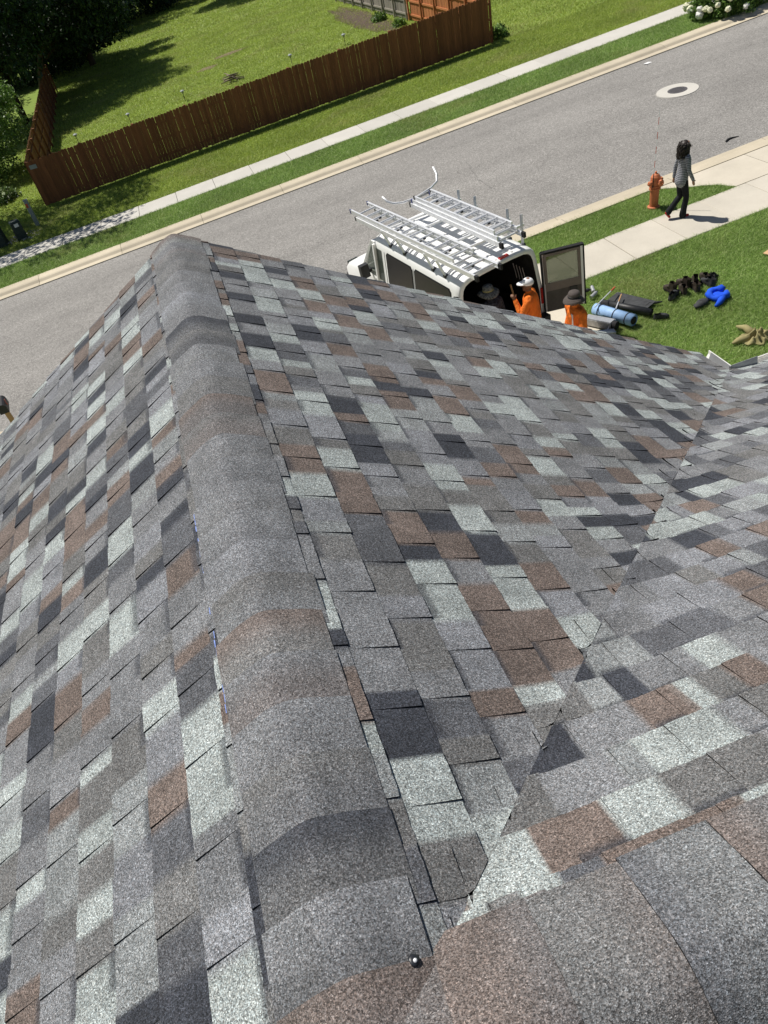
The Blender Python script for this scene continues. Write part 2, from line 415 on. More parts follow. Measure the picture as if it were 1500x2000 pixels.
# ================================================================ house with its roof
T = .583; TH = math.atan(T); CT, ST = math.cos(TH), math.sin(TH)
X0, Y0, ZR, YG, RUN = -.212, .235, CAM_Z-1.34, 4.25, 3.62
EXPO = .143
house = tag(empty('house', (0, 0, 0)), 'house under a new roof of mixed grey, brown and pale shingles', 'house')
def zR(x): return ZR-T*(x-X0)
def zL(x): return ZR-T*(X0-x)
def z2(y): return ZR-T*(y-Y0)
def smax(a, b, t): k = min(.12, .004+.16*max(0, t-.25)); return .5*(a+b+math.sqrt((a-b)**2+k*k))
def surf(plane, u, s):
    """point on a plane at distance u along the course and s down the slope"""
    if plane == 'R': x, y = X0+s*CT, u; return x, y, smax(zR(x), z2(y), min(x-X0, y-Y0)) if y > -.5 else zR(x)
    if plane == 'L': x, y = X0-s*CT, u; return x, y, zL(x)
    if plane == '2': x, y = u, Y0+s*CT; return x, y, smax(zR(x), z2(y), min(x-X0, y-Y0))
    if plane == '3': x, y = u, Y0-s*CT; return x, y, ZR-s*ST
SLEN = RUN/CT
PAL = {'grey': (.182, .187, .198), 'mid': (.152, .152, .153), 'brown': (.152, .122, .109), 'light': (.318, .348, .345), 'dark': (.048, .052, .064), 'lav': (.204, .211, .229), 'char': (.104, .108, .120), 'pale': (.228, .241, .247)}
WTS = [('grey', 23), ('mid', 16), ('brown', 17), ('light', 19), ('dark', 12), ('lav', 9), ('char', 10), ('pale', 7)]
def pick(r):
    t = r.uniform(0, sum(q for _, q in WTS))
    for nme, q in WTS:
        t -= q
        if t <= 0: break
    c = PAL[nme]; j = r.uniform(.88, 1.12)
    return tuple(x*j for x in c)
EDGE = (.006, .006, .007)
def lerp(a, b, t): return tuple(x+(y-x)*t for x, y in zip(a, b))
def course_cells(r, ulo, uhi):
    """teeth and gaps along one course, with the colour blends that cross them"""
    blends = []; u = ulo-r.uniform(0, .4)
    while u < uhi:
        L = r.choice((r.uniform(.05, .10), r.uniform(.08, .14), r.uniform(.11, .19))); blends.append((u, u+L, pick(r))); u += L
    cells = []; u = ulo-r.uniform(0, .3); tooth = r.random() < .5; nsheet = r.uniform(.2, 1.0)
    while u < uhi:
        L = r.uniform(.085, .165) if tooth else r.uniform(.065, .145)
        # tooth edges tend to follow the blends
        for b in blends:
            if abs(b[1]-(u+L)) < .045 and b[1]-u > .05: L = b[1]-u; break
        cells.append([u, u+L, tooth]); u += L; tooth = not tooth
    return cells, blends
def colour_at(blends, u):
    for i, (a, b, c) in enumerate(blends):
        if u < b:
            if b-u < .010 and i+1 < len(blends): return lerp(c, blends[i+1][2], (1-(b-u)/.010)*.5)
            return c
    return blends[-1][2]
def bound(plane, s):
    if plane == 'R': return Y0+s*CT
    if plane == '2': return X0+s*CT
    return -9
shingles = []          # (importance, verts, faces, corner colours)
CM = Matrix(((CB[0][0], CB[1][0], CB[2][0]), (CB[0][1], CB[1][1], CB[2][1]), (CB[0][2], CB[1][2], CB[2][2])))
def project(p):
    q = CM @ (Vector(p)-Vector((0, 0, CAM_Z)))
    if q.z > -.05: return None
    return (750+1371.1*q.x/-q.z, 1000-1371.1*q.y/-q.z)
def poly_area(ps):
    return abs(sum(ps[i][0]*ps[(i+1) % len(ps)][1]-ps[(i+1) % len(ps)][0]*ps[i][1] for i in range(len(ps))))/2
def make_plane(plane, s_first, ulo, uhi, seed, ncourse):
    r = random.Random(seed)
    for k in range(ncourse):
        sb = s_first+k*EXPO                               # butt edge of this course
        st_ = sb-EXPO-.018
        if st_ < .115: st_ = .115
        if sb > SLEN+.03: sb = SLEN+.03
        if sb-st_ < .03: continue
        cells, blends = course_cells(r, ulo, uhi)
        for (a, b, tooth) in cells:
            jog = r.uniform(-.0015, .0015); wob = r.uniform(-.002, .002)
            a2 = max(a, ulo); b2 = min(b, uhi+r.uniform(-.004, .004))
            if b2-a2 < .012: continue
            lo_b = bound(plane, sb)
            if plane in 'R2' and b2 < bound(plane, st_): continue
            near = plane in 'R2' and a2 < lo_b+.22
            nu = 5 if not near else 8; ns = 3 if not near else 6
            us_full = [a2+(b2-a2)*i/nu for i in range(nu+1)]
            for bl in blends:                              # a sharp colour change: put two columns close together
                if a2+.012 < bl[1] < b2-.012: us_full += [bl[1]-.006, bl[1]+.002]
            us_full = sorted(us_full); nu = len(us_full)-1
            tk = .0088 if tooth else .0042
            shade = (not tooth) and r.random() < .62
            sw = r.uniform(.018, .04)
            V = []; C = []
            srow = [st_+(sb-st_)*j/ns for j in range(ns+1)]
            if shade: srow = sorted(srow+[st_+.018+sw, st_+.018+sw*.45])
            ns = len(srow)-1
            for j, s in enumerate(srow):
                fl = j/ns; lob = bound(plane, s)
                sj = s+(jog if j == ns else 0)
                for u in us_full:
                    uu = max(u, lob); uu = min(uu, max(b2, a2))
                    x, y, z = surf(plane, uu, sj+(r.uniform(-.0014, .0014) if j == ns else 0))
                    t = .0008+(tk-.0008)*((s-st_)/(sb-st_))
                    if plane == '2' and uu-lob < .05: t += .0025
                    V.append((x, y, z+t/CT))
                    c = colour_at(blends, uu)
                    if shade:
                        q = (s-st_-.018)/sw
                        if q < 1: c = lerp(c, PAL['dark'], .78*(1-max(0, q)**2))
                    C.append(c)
            F = []; FC = []
            W = nu+1
            flip = plane in ('L', '2')
            for j in range(ns):
                for i in range(nu):
                    q = (j*W+i, j*W+i+1, (j+1)*W+i+1, (j+1)*W+i)
                    if plane in 'R2':
                        pa, pb = V[q[2]], V[q[3]]; pc, pd = V[q[0]], V[q[1]]
                        if abs(pa[0]-pb[0])+abs(pa[1]-pb[1]) < 1e-6 and abs(pc[0]-pd[0])+abs(pc[1]-pd[1]) < 1e-6: continue
                    if not flip: q = q[::-1]
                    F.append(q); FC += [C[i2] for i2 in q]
            # skirt: butt edge and both ends go down into the course below
            n0 = len(V); ring = [ns*W+i for i in range(W)]
            left = [j*W for j in range(ns+1)]; right = [j*W+nu for j in range(ns+1)]
            for chain in (ring, left, right):
                base = len(V)
                for i in chain: x, y, z = V[i]; V.append((x, y, z-.010-(.004 if chain is ring else 0)))
                for i in range(len(chain)-1):
                    F.append((chain[i], chain[i+1], base+i+1, base+i)); FC += [EDGE]*4
            if not F: continue
            ps = [project(V[i]) for i in (0, nu, ns*W+nu, ns*W)]
            imp = 0
            if all(ps):
                cx = sum(p[0] for p in ps)/4; cy = sum(p[1] for p in ps)/4
                if -60 < cx < 1560 and -60 < cy < 2060: imp = poly_area(ps)
            if all(ps) and not any(-700 < p[0] < 2200 and -300 < p[1] < 2700 for p in ps) : pass
            shingles.append((imp, V, F, FC))
make_plane('R', .216, -.2, YG, 21, 31)
make_plane('L', .180, -3.0, YG, 33, 31)
make_plane('2', .262, X0, 5.6, 47, 31)
make_plane('3', .222, X0, 5.6, 59, 8)
# roof deck and shingles
RT = empty('roof'); RT.parent = house
d = .022
vv = []; ff = []
def quadgrid(plane, u0, u1, s0, s1, nu, ns, clip=True):
    base = len(vv)
    for j in range(ns+1):
        s = s0+(s1-s0)*j/ns
        for i in range(nu+1):
            u = u0+(u1-u0)*i/nu
            if clip and plane in 'R2': u = max(u, bound(plane, s))
            x, y, z = surf(plane, u, s); vv.append((x, y, z-d))
    for j in range(ns):
        for i in range(nu):
            a = base+j*(nu+1)+i; ff.append((a, a+1, a+nu+2, a+nu+1))
quadgrid('R', Y0, YG-.01, .06, SLEN, 24, 24); quadgrid('L', -3.0, YG-.01, .06, SLEN, 8, 2)
quadgrid('2', X0, 5.6, .06, SLEN, 24, 24); quadgrid('3', X0, 5.6, .06, SLEN, 4, 2)
mesh_obj('deck', vv, ff, M['felt'], RT)
shingles.sort(key=lambda q: -q[0])
for imp, V, F, FC in shingles[:300]: mesh_obj('shingle', V, F, M['shingle'], RT, cols=FC)
V = []; F = []; FC = []
for imp, v, f, c in shingles[300:]:
    n = len(V); V += v; F += [tuple(i+n for i in q) for q in f]; FC += c
tag(mesh_obj('shingle_field', V, F, M['shingle'], RT, cols=FC), kind='stuff')
# ridge caps: bent over the ridge, each lapping the next one out, butt ends facing the gable
def cap_row(axis, a0, a1, half_l, half_r, seed, lift=0, ex=EXPO, rev=False):
    r = random.Random(seed); n = int(round((a1-a0)/ex)); prev = pick(r)
    for i in range(n):
        y1 = a1-i*ex; y0 = y1-ex-.045
        if rev: y0 = a0+i*ex; y1 = y0+ex+.045
        V = []; C = []; F = []; FC = []
        q = r.random()
        c1 = PAL['grey'] if q < .38 else PAL['mid'] if q < .62 else PAL['dark'] if q < .74 else PAL['brown'] if q < .88 else PAL['lav']
        if axis == 'x': c1 = PAL[('mid', 'brown', 'mid', 'char', 'brown', 'grey')[i % 6]]
        jj = r.uniform(.92, 1.08); c1 = tuple(x*jj for x in c1); c1 = lerp(c1, PAL['grey'], .12); c0 = lerp(lerp(c1, prev, .6), PAL[r.choice(('char', 'grey', 'mid', 'pale'))], r.uniform(.1, .45)); prev = c1; bend = r.uniform(.35, .8)
        nj = 6; ni = 18; jl = r.uniform(-.008, .008)
        for j in range(nj+1):
            f = j/nj; yy = y0+(y1-y0)*f
            fb = 1-f if rev else f; t = .004+.0105*fb+.004*math.sin(math.pi*f)
            for k_ in range(ni+1):
                sx = -half_l+jl+(half_l+half_r)*k_/ni
                rr = .046; x_ = sx*CT*1.06; dz = -T*(math.sqrt(x_*x_+rr*rr)-.0105)
                z = ZR+dz+lift+t*(1-.55*abs(sx)/half_r)+.0012*math.sin(sx*60+i*2.1)
                V.append((X0+x_, yy, z) if axis == 'y' else (yy, Y0+x_, z))
                m = 1/(1+math.exp(-(fb-bend)*11)); C.append(lerp(c0, c1, m))
        W = ni+1
        for j in range(nj):
            for k_ in range(ni):
                q = (j*W+k_, j*W+k_+1, (j+1)*W+k_+1, (j+1)*W+k_)
                if axis == 'x': q = q[::-1]
                F.append(q); FC += [C[i2] for i2 in q]
        for chain in ([(0 if rev else nj*W)+k_ for k_ in range(W)], [j*W for j in range(nj+1)], [j*W+ni for j in range(nj+1)]):
            base = len(V)
            for i2 in chain: x, y, z = V[i2]; V.append((x, y, z-.016))
            for i2 in range(len(chain)-1): F.append((chain[i2], chain[i2+1], base+i2+1, base+i2)); FC += [EDGE]*4
        o = mesh_obj('ridge_cap', V, F, M['shingle'], RT, cols=FC, smooth=False)
cap_row('y', Y0-.25, YG+.012, .150, .168, 5, .003)
cap_row('x', X0-.04, 5.6, .20, .215, 9, .007, .19, True)
# sealed nail and blue chalk line
nx, ny = X0+.118, .40
zz = ZR-T*.108+.0105
nail = MB().blob((nx, ny, zz), (.011, .011, .003), 12, 6, (0, TH*.8, 0), .15).build('sealant_dab', M['sealant'], RT, True)
MB().blob((nx+.001, ny-.002, zz+.0035), (.004, .004, .002), 10, 6).build('nail_head', M['alu'], nail, True)
m = MB()
for i in range(26):
    y = 1.05+i*.03
    if rnd.random() < .3: continue
    s = .150+rnd.uniform(-.002, .002); x, yy, z = surf('L', y, s+.012)
    x2, y2, zb = surf('L', y+.026, s+.012); w_ = rnd.uniform(.0008, .0016)
    m.add([(x-w_, yy, z+.0095), (x+w_, yy, z+.0095), (x2+w_, y2, zb+.0095), (x2-w_, y2, zb+.0095)], [(0, 1, 2, 3)])
tag(m.build('chalk_line', M['chalk'], RT), kind='stuff')
# walls, fascia, gutter with splash guards
EZ = ZR-T*RUN; EX = X0+RUN; EXL = X0-RUN; EY = Y0+RUN
wl = MB()
wl.prism([(EXL+.35, -.6), (EX-.35, -.6), (EX-.35, EZ+.05), (X0, ZR-.25), (EXL+.35, EZ+.05)], -2.6, YG-.35)
wl.box(((EX+5.2)/2, .75, EZ/2-.1), (5.2-EX+1, 6.0, EZ-.1))
wl.build('wall', M['siding'], house)
fs_ = MB()
fs_.box((EX-.01, (YG+EY)/2, EZ-.10), (.02, YG-EY+.0, .17)); fs_.box(((EX+5.6)/2, EY-.01, EZ-.10), (5.6-EX, .02, .17))
fs_.build('fascia', M['trimwhite'], house)
rk = MB()
for sgn in (1, -1):
    rk.bar((X0, YG-.012, ZR-.10), (X0+sgn*RUN, YG-.012, EZ-.10), .02, .17)
rk.build('rake_board', M['trimwhite'], house)
def gutter(a, b, out):
    a = Vector(a); b = Vector(b); o = Vector(out)
    pr = [(0.0, .0), (.0, -.11), (.075, -.115), (.10, -.08), (.125, -.03), (.125, .0), (.118, .0), (.118, -.03), (.095, -.075), (.07, -.105), (.006, -.10), (.006, 0)]
    V = []; n = len(pr)
    for p in (a, b):
        for dd, z in pr: V.append(p+o*dd+Vector((0, 0, z)))
    F = [(i, (i+1) % n, (i+1) % n+n, i+n) for i in range(n)]+[tuple(range(n)), tuple(range(2*n-1, n-1, -1))]
    return mesh_obj('gutter', V, F, M['trimwhite'], house)
gutter((EX+.004, EY, EZ-.012), (EX+.004, YG+.01, EZ-.012), (1, 0, 0))
gutter((EX, EY+.004, EZ-.016), (5.6, EY+.004, EZ-.016), (0, 1, 0))
sg = MB()
cx_, cy_ = EX+.012, EY+.012
sg.box((cx_+.004, cy_+.125, EZ+.036), (.004, .24, .09), (0, R(14), 0)).box((cx_-.045, cy_+.125, EZ-.012), (.06, .24, .004))
sg.build('splash_guard', M['galv'], house)
sg = MB(); sg.box((cx_+.13, cy_+.004, EZ+.036), (.25, .004, .09), (R(-14), 0, 0)).box((cx_+.13, cy_-.045, EZ-.012), (.25, .06, .004))
sg.build('splash_guard', M['galv'], house)
#@@PART2
# ================================================================ fences
def fence_run(name, label, p0, p1, h, pw, mat, post_side=1, gap=.004, dog=True, posts=True, seed=1, hj=.02):
    """board fence from p0 to p1; rails and posts on the post_side of the boards"""
    r = random.Random(seed); p0 = Vector(p0); p1 = Vector(p1); dxy = (p1-p0); L = dxy.length; dxy.normalize(); nrm = Vector((-dxy.y, dxy.x))*post_side
    ang = math.atan2(dxy.y, dxy.x)
    root = tag(empty(name, (p0.x, p0.y, gz(p0.x)), (0, 0, ang)), label, 'fence')
    me = None; n = int(L/(pw+gap)); loc_z = lambda t: GS*dxy.x*t
    ty = .009
    pts = [(-pw/2, 0), (pw/2, 0), (pw/2, h-.04), (pw/2-.03, h), (-pw/2+.03, h), (-pw/2, h-.04)] if dog else [(-pw/2, 0), (pw/2, 0), (pw/2, h), (-pw/2, h)]
    m = MB().prism(pts, -ty, ty)
    for i in range(n):
        t = (i+.5)*(pw+gap)
        if me is None: o = m.build('picket', M[mat], root); me = o.data
        else: o = bpy.data.objects.new('picket', me); COL.objects.link(o); o.parent = root
        o.location = (t, r.uniform(-.004, .004), loc_z(t)+.03+r.uniform(-hj, hj)); o.rotation_euler = (r.uniform(-.006, .006), r.uniform(-.004, .004), r.uniform(-.02, .02))
        o.scale = (r.uniform(.978, 1.018), 1, 1)
    sd = post_side
    for z in (.28, h*.52, h-.28):
        MB().bar((0, sd*.035, z), (L, sd*.035, z+loc_z(L)), .04, .088).build('rail', M[mat], root)
    if posts:
        k = int(L/2.4)+1; me2 = None
        for i in range(k+1):
            t = min(L, i*L/k)
            if me2 is None: o = MB().box((0, 0, h/2-.05), (.09, .09, h+.1)).box((0, 0, h+.02), (.11, .11, .03)).build('post', M[mat], root); me2 = o.data
            else: o = bpy.data.objects.new('post', me2); COL.objects.link(o); o.parent = root
            o.location = (t, sd*.10, loc_z(t))
    return root
FH = 1.80
f1 = fence_run('street_fence', 'long dark brown board fence along the far sidewalk lawn', (-6.35, 35.6), (15.2, 35.45), FH, .138, 'fence', 1, .003, seed=3)
lab = MB().box((0, 0, 0), (.30, .006, .16)).build('label_plate', M['pedgrey'], f1); lab.location = (.22, -.017, FH-.19)
fence_run('side_fence', 'brown board fence with open rails beside the leafy tree in shade', (-6.42, 35.75), (-7.3, 66), FH, .138, 'fence', -1, .012, seed=4)
fence_run('red_fence', 'reddish cedar fence with dark posts and rails behind the street fence', (15.1, 35.75), (15.05, 46.6), FH, .138, 'fencered', 1, .004, seed=6)
fence_run('weathered_fence', 'weathered grey board fence beside the mulch bed', (15.0, 46.9), (14.6, 62), FH, .15, 'fencegrey', 1, .018, seed=8, dog=False, hj=.05)

# ================================================================ plants
LEAFV = None
def leaves(n, centre_fn, size, cols, seed, flat=.35):
    """n small folded leaves; returns verts, faces, corner colours as arrays"""
    g = np.random.default_rng(seed); P = centre_fn(g, n); n = len(P)
    a = g.normal(size=(n, 3)); a /= np.linalg.norm(a, axis=1)[:, None]
    b = g.normal(size=(n, 3)); b[:, 2] *= flat; b -= (b*a).sum(1)[:, None]*a; b /= np.linalg.norm(b, axis=1)[:, None]
    s = size*g.uniform(.6, 1.3, n)[:, None]
    V = np.stack([P-a*s, P+b*s*.45, P+a*s, P-b*s*.45], 1).reshape(-1, 3)
    c = np.asarray(cols)[g.integers(0, len(cols), n)]*g.uniform(.7, 1.25, n)[:, None]
    return V, c
def np_mesh(name, V, nper, cols, mat, parent=None):
    n = len(V)//nper; me = bpy.data.meshes.new(name)
    me.vertices.add(len(V)); me.vertices.foreach_set('co', np.ascontiguousarray(V, np.float32).ravel())
    me.loops.add(n*nper); me.loops.foreach_set('vertex_index', np.arange(n*nper, dtype=np.int32))
    me.polygons.add(n); me.polygons.foreach_set('loop_start', np.arange(0, n*nper, nper, dtype=np.int32))
    me.update(calc_edges=True); me.validate()
    at = me.color_attributes.new('Col', 'FLOAT_COLOR', 'POINT')
    f = np.ones((len(V), 4), np.float32); f[:, :3] = np.repeat(cols, nper, axis=0); at.data.foreach_set('color', f.ravel())
    me.materials.append(mat); o = bpy.data.objects.new(name, me); COL.objects.link(o)
    if parent is not None: o.parent = parent
    return o
GREEN = [(.12, .21, .04), (.16, .28, .055), (.21, .34, .075), (.08, .15, .035)]
DEEP = [(.022, .050, .016), (.03, .065, .02), (.04, .085, .025), (.018, .042, .018)]
def tree(name, label, x, y, trunk_h, rad, n, size, cols, seed, cz=None, squash=.8, clumps=26, tr=.16, lean=(0, 0)):
    g = np.random.default_rng(seed); root = tag(empty(name, (x, y, gz(x)-.03)), label, 'tree')
    cz = cz or trunk_h+rad*.6
    tk = MB(); top = Vector((lean[0], lean[1], cz))
    tk.tube([(0, 0, -.1), (lean[0]*.2+.05, lean[1]*.2, trunk_h*.5), (lean[0]*.5, lean[1]*.5, trunk_h), top], [tr*1.25, tr, tr*.8, tr*.3], 10)
    C = []
    for i in range(clumps):
        d = g.normal(size=3); d /= np.linalg.norm(d); q = g.uniform(.35, 1.0)**.6
        C.append(np.array([lean[0]+d[0]*rad*q, lean[1]+d[1]*rad*q, cz+d[2]*rad*squash*q]))
    for c in C[::2]:
        st = Vector((lean[0]*.5, lean[1]*.5, trunk_h*g.uniform(.75, 1.1))); e = Vector(c); mid = (st+e)/2+Vector((0, 0, .2))
        tk.tube([st, mid, e], [tr*.4, tr*.22, tr*.06], 6)
    tk.build('trunk', M['bark'], root, True)
    C = np.array(C); cr = rad*g.uniform(.26, .46, len(C))
    def fn(gg, n):
        i = gg.integers(0, len(C), n); d = gg.normal(size=(n, 3)); d /= np.linalg.norm(d, axis=1)[:, None]
        return C[i]+d*(cr[i]*gg.uniform(.25, 1.08, n)**.5)[:, None]*np.array([1, 1, .75])
    V, c = leaves(n, fn, size, cols, seed+1)
    np_mesh('crown', V, 4, c, M['leaf'], root)
    return root
tree('shade_tree', 'dense dark tree overhanging the back lawn beside the shaded fence', -8.2, 64.0, 3.2, 5.2, 30000, .17, DEEP, 1, cz=7.2, tr=.22, clumps=40, lean=(2.8, 0))
tree('fence_tree', 'dark tree leaning over the shaded board fence', -9.0, 57.5, 2.4, 4.4, 24000, .15, DEEP, 2, cz=6.2, tr=.2, clumps=36, squash=1.0)
tree('leafy_tree', 'bright green leafy tree beside the shaded board fence', -9.5, 44.5, 1.2, 2.5, 22000, .085, GREEN, 3, cz=2.5, tr=.10, squash=1.15, clumps=40)
tree('corner_tree', 'tall tree casting dappled shade on the far sidewalk', -9.6, 37.4, 5.0, 4.3, 11000, .13, GREEN, 4, cz=8.6, tr=.2, squash=.6)
tree('back_tree', 'dark tree at the back of the lawn beside the pale pipe', 3.2, 100, 1.6, 6.0, 24000, .22, DEEP, 5, cz=4.6, tr=.28, clumps=40, squash=.9)
tree('thicket_tree', 'low branching dark tree behind the pale pipe', -4.0, 93, 1.4, 6.2, 28000, .21, DEEP, 9, cz=4.6, tr=.26, clumps=44, squash=.95)
tree('hedge_tree', 'dark tree inside the far corner of the shaded fence', -9.5, 78, 1.6, 6.0, 28000, .20, DEEP, 6, cz=4.8, tr=.3, clumps=44, squash=.95)
tree('yard_tree', 'broad dark tree shading the far end of the back lawn', 8.5, 90, 4.5, 5.2, 18000, .2, DEEP, 7, cz=10.5, tr=.26)
tree('lawn_tree', 'dark tree standing behind the shaded part of the back lawn', -4.4, 73.5, 2.2, 5.0, 26000, .18, DEEP, 10, cz=5.6, tr=.24, clumps=40, squash=.95)
tree('far_tree', 'large dark tree closing the view behind the shaded fence', -19, 78, 1.5, 8.5, 30000, .25, DEEP, 8, cz=6.0, tr=.35, clumps=44, squash=.9)
def bush(name, label, x, y, rad, n, size, cols, seed, h=None, cat='bush'):
    g = np.random.default_rng(seed); root = tag(empty(name, (x, y, gz(x)-.02)), label, cat); h = h or rad
    m = MB()
    for i in range(9):
        a = g.uniform(0, 6.28); m.tube([(0, 0, -.05), (math.cos(a)*rad*.35, math.sin(a)*rad*.35, h*.5), (math.cos(a)*rad*.75, math.sin(a)*rad*.75, h*.95)], [.012, .009, .004], 5)
    m.build('stems', M['bark'], root)
    def fn(gg, n):
        d = gg.normal(size=(n, 3)); d /= np.linalg.norm(d, axis=1)[:, None]; d[:, 2] = abs(d[:, 2])*.95+.02
        q = gg.uniform(.2, 1, n)[:, None]**.4; bump = 1+.16*np.sin(d[:, :1]*7+seed)*np.cos(d[:, 1:2]*6)
        return d*q*bump*np.array([rad, rad, h])+np.array([0, 0, .03])
    V, c = leaves(n, fn, size, cols, seed); np_mesh('foliage', V, 4, c, M['leaf'], root)
    return root
M['bloom'] = plain('cream_petals', (.72, .72, .52), .8, .2, var=.15, scale=40, bump=.4)
M['bloomw'] = plain('white_petals', (.72, .71, .66), .8, .2, var=.15, scale=40, bump=.4)
for bi, (bx, by, br, bh, lb) in enumerate(((21.7, 28.1, 1.35, 1.3, 'white hydrangea bush in full bloom growing over the far curb'), (24.2, 28.2, 1.4, 1.25, 'second white hydrangea bush farther up the far curb'))):
    b = bush('hydrangea_bush', lb, bx, by, br, 6500, .075, GREEN, 20+bi, bh)
    g = np.random.default_rng(50+bi)
    for i in range(60):
        d = g.normal(size=3); d /= np.linalg.norm(d); d[2] = abs(d[2])*.9+.08
        r0 = g.uniform(.10, .16); c = Vector((d[0]*br*1.02, d[1]*br*1.02, d[2]*bh*1.02))
        m = MB().blob((0, 0, 0), (r0, r0, r0*.85), 12, 9, None, .14)
        o = m.build('bloom', M['bloom' if g.random() < .6 else 'bloomw'], b); o.location = c; o.rotation_euler = tuple(g.uniform(-.6, .6, 3))
bush('corner_plant', 'small leafy plant at the end post of the brown street fence', 15.75, 36.1, .5, 420, .10, GREEN, 31, .55, 'plant')
bush('shade_plant', 'pale leaved plant in the shade beside the utility boxes', -8.7, 39.2, .8, 900, .10, [(.10, .17, .05), (.16, .22, .07), (.05, .10, .03)], 33, .6, 'plant')
bush('bed_plant', 'low green plant in the mulch bed by the weathered fence', 14.0, 49.5, .5, 400, .09, GREEN, 35, .45, 'plant')
bush('fence_weed', 'tuft of weeds at the foot of the weathered fence', 14.2, 46.2, .42, 380, .08, GREEN, 36, .4, 'plant')

# ---------------------------------------------------------------- grass
def lowfreq(x, y, k):
    return np.sin(x*k+1.3*np.sin(y*k*.7))+np.sin(y*k*1.3+2.1*np.sin(x*k*.5)+1)
def grass(name, label, rects, dens, h, wd, cols, dry, seed, lean=.9, mask=None):
    g = np.random.default_rng(seed); Ps = []
    for (x0, x1, y0, y1) in rects:
        n = int((x1-x0)*(y1-y0)*dens); Ps.append(np.stack([g.uniform(x0, x1, n), g.uniform(y0, y1, n)], 1))
    P = np.concatenate(Ps)
    if mask is not None: P = P[mask(P[:, 0], P[:, 1])]
    n = len(P); z = GS*P[:, 0]-.025
    a = g.uniform(0, 2*np.pi, n); hh = h*g.uniform(.55, 1.25, n); ln = g.normal(size=(n, 2))*lean*hh[:, None]
    B = np.stack([P[:, 0], P[:, 1], z], 1); dx = np.stack([np.cos(a), np.sin(a), np.zeros(n)], 1)*(wd*g.uniform(.7, 1.3, n))[:, None]/2
    tip = B+np.stack([ln[:, 0], ln[:, 1], hh], 1)
    V = np.stack([B-dx, B+dx, tip], 1).reshape(-1, 3)
    c = np.asarray(cols)[g.integers(0, len(cols), n)]*g.uniform(.75, 1.25, n)[:, None]
    q = np.clip((lowfreq(P[:, 0], P[:, 1], .9)+lowfreq(P[:, 0], P[:, 1], 3.1)*.6+g.normal(size=n)*.9-1.0)*.45, 0, 1)[:, None]
    c = c*(1-q*.55)+np.asarray(dry)*q*.55
    c *= (1+.13*lowfreq(P[:, 0]+5, P[:, 1], 1.7)/2)[:, None]
    o = np_mesh(name, V, 3, c, M['blade']); tag(o, label, 'grass', kind='stuff'); return o
LG = [(.225, .355, .078), (.285, .43, .10), (.165, .275, .058), (.47, .57, .23)]
FG = [(.315, .405, .062), (.385, .475, .08), (.255, .34, .052), (.47, .53, .13)]
DRY = (.42, .38, .17)
def m_flare(x, y):
    fx = np.array([11.0, 11.33, 11.62, 11.95, 12.25, 12.44]); fy = np.array([16.285, 16.12, 15.80, 15.58, 15.30, 14.90])
    return (x < 11.0) | (y < np.interp(x, fx, fy)) & (x < 12.44)
def wavy(x, y): return (y > 13.30+.0*x) == False
grass('lawn_grass', 'green front lawn grass behind the near sidewalk', [(6.78, 13.2, 7.2, 13.46)], 5200, .062, .0075, LG, DRY, 1)
grass('terrace_grass', 'green grass strip around the orange hydrant', [(6.8, 12.5, 14.85, 16.33)], 5200, .065, .0075, LG, DRY, 2, mask=m_flare)
grass('curb_grass', 'narrow grass strip between far curb and far sidewalk', [(-9.5, 23.5, 27.10, 29.43)], 2000, .075, .012, LG, DRY, 3)
grass('verge_grass', 'lawn grass between the far sidewalk and the brown fence', [(-10.5, 24.5, 30.76, 35.6)], 1500, .075, .014, FG, DRY, 4)
grass('yard_grass', 'mown back yard grass behind the brown fence', [(-9, 24.5, 35.6, 50), (-8, 16, 50, 70)], 330, .085, .028, FG, DRY, 5)
grass('far_yard_grass', 'far end of the mown back yard', [(-8, 20, 70, 112)], 110, .10, .05, FG, DRY, 6)

# ================================================================ back yard bits
def patch(name, label, cat, poly_c, rx, ry, mat, z=-.012, seed=0):
    r = random.Random(seed); n = 22; x, y = poly_c
    ring = []
    for i in range(n):
        a = 2*math.pi*i/n; q = r.uniform(.8, 1.15); ring.append((math.cos(a)*rx*q, math.sin(a)*ry*q))
    v = [(0, 0, .035)]+[(px*.55, py*.55, .03+r.uniform(-.01, .01)) for px, py in ring]+[(px, py, 0) for px, py in ring]
    f = [(0, 1+i, 1+(i+1) % n) for i in range(n)]+[(1+i, 1+n+i, 1+n+(i+1) % n, 1+(i+1) % n) for i in range(n)]
    o = mesh_obj(name, v, f, M[mat], smooth=True); o.location = (x, y, gz(x)+z); o.rotation_euler = (0, TILT, 0)
    return tag(o, label, cat)
patch('bare_patch', 'round patch of bare dirt in the back lawn', 'dirt patch', (3.46, 54.2), .75, .55, 'dirt', seed=1)
patch('bare_strip', 'long patch of bare dirt with a hole in the back lawn', 'dirt patch', (5.3, 56.6), 1.25, .5, 'dirt', seed=2)
mb = patch('mulch_bed', 'mulch bed along the weathered grey fence', 'mulch bed', (13.6, 52.5), 1.0, 7.5, 'mulch', seed=3)
m = MB(); r = random.Random(4)
for i in range(9):
    a = r.uniform(0, 6.28); L = r.uniform(.3, .75); c = Vector((r.uniform(-.3, .3), r.uniform(-.2, .2), .04+i*.035))
    dd = Vector((math.cos(a)*L, math.sin(a)*L, r.uniform(-.05, .12)))
    m.tube([c-dd, c+Vector((0, 0, .03)), c+dd], [.03, .035, .018], 6)
o = m.build('brush_pile', M['stick'], None, True); o.location = (4.1, 47.4, gz(4.1)); tag(o, 'pile of cut sticks on the back lawn near the fence', 'brush pile', kind='stuff')
pl = None
LGP = [(-5.05, 45.6), (-2.02, 46.0), (1.25, 46.9), (7.59, 46.1), (10.9, 46.4)]
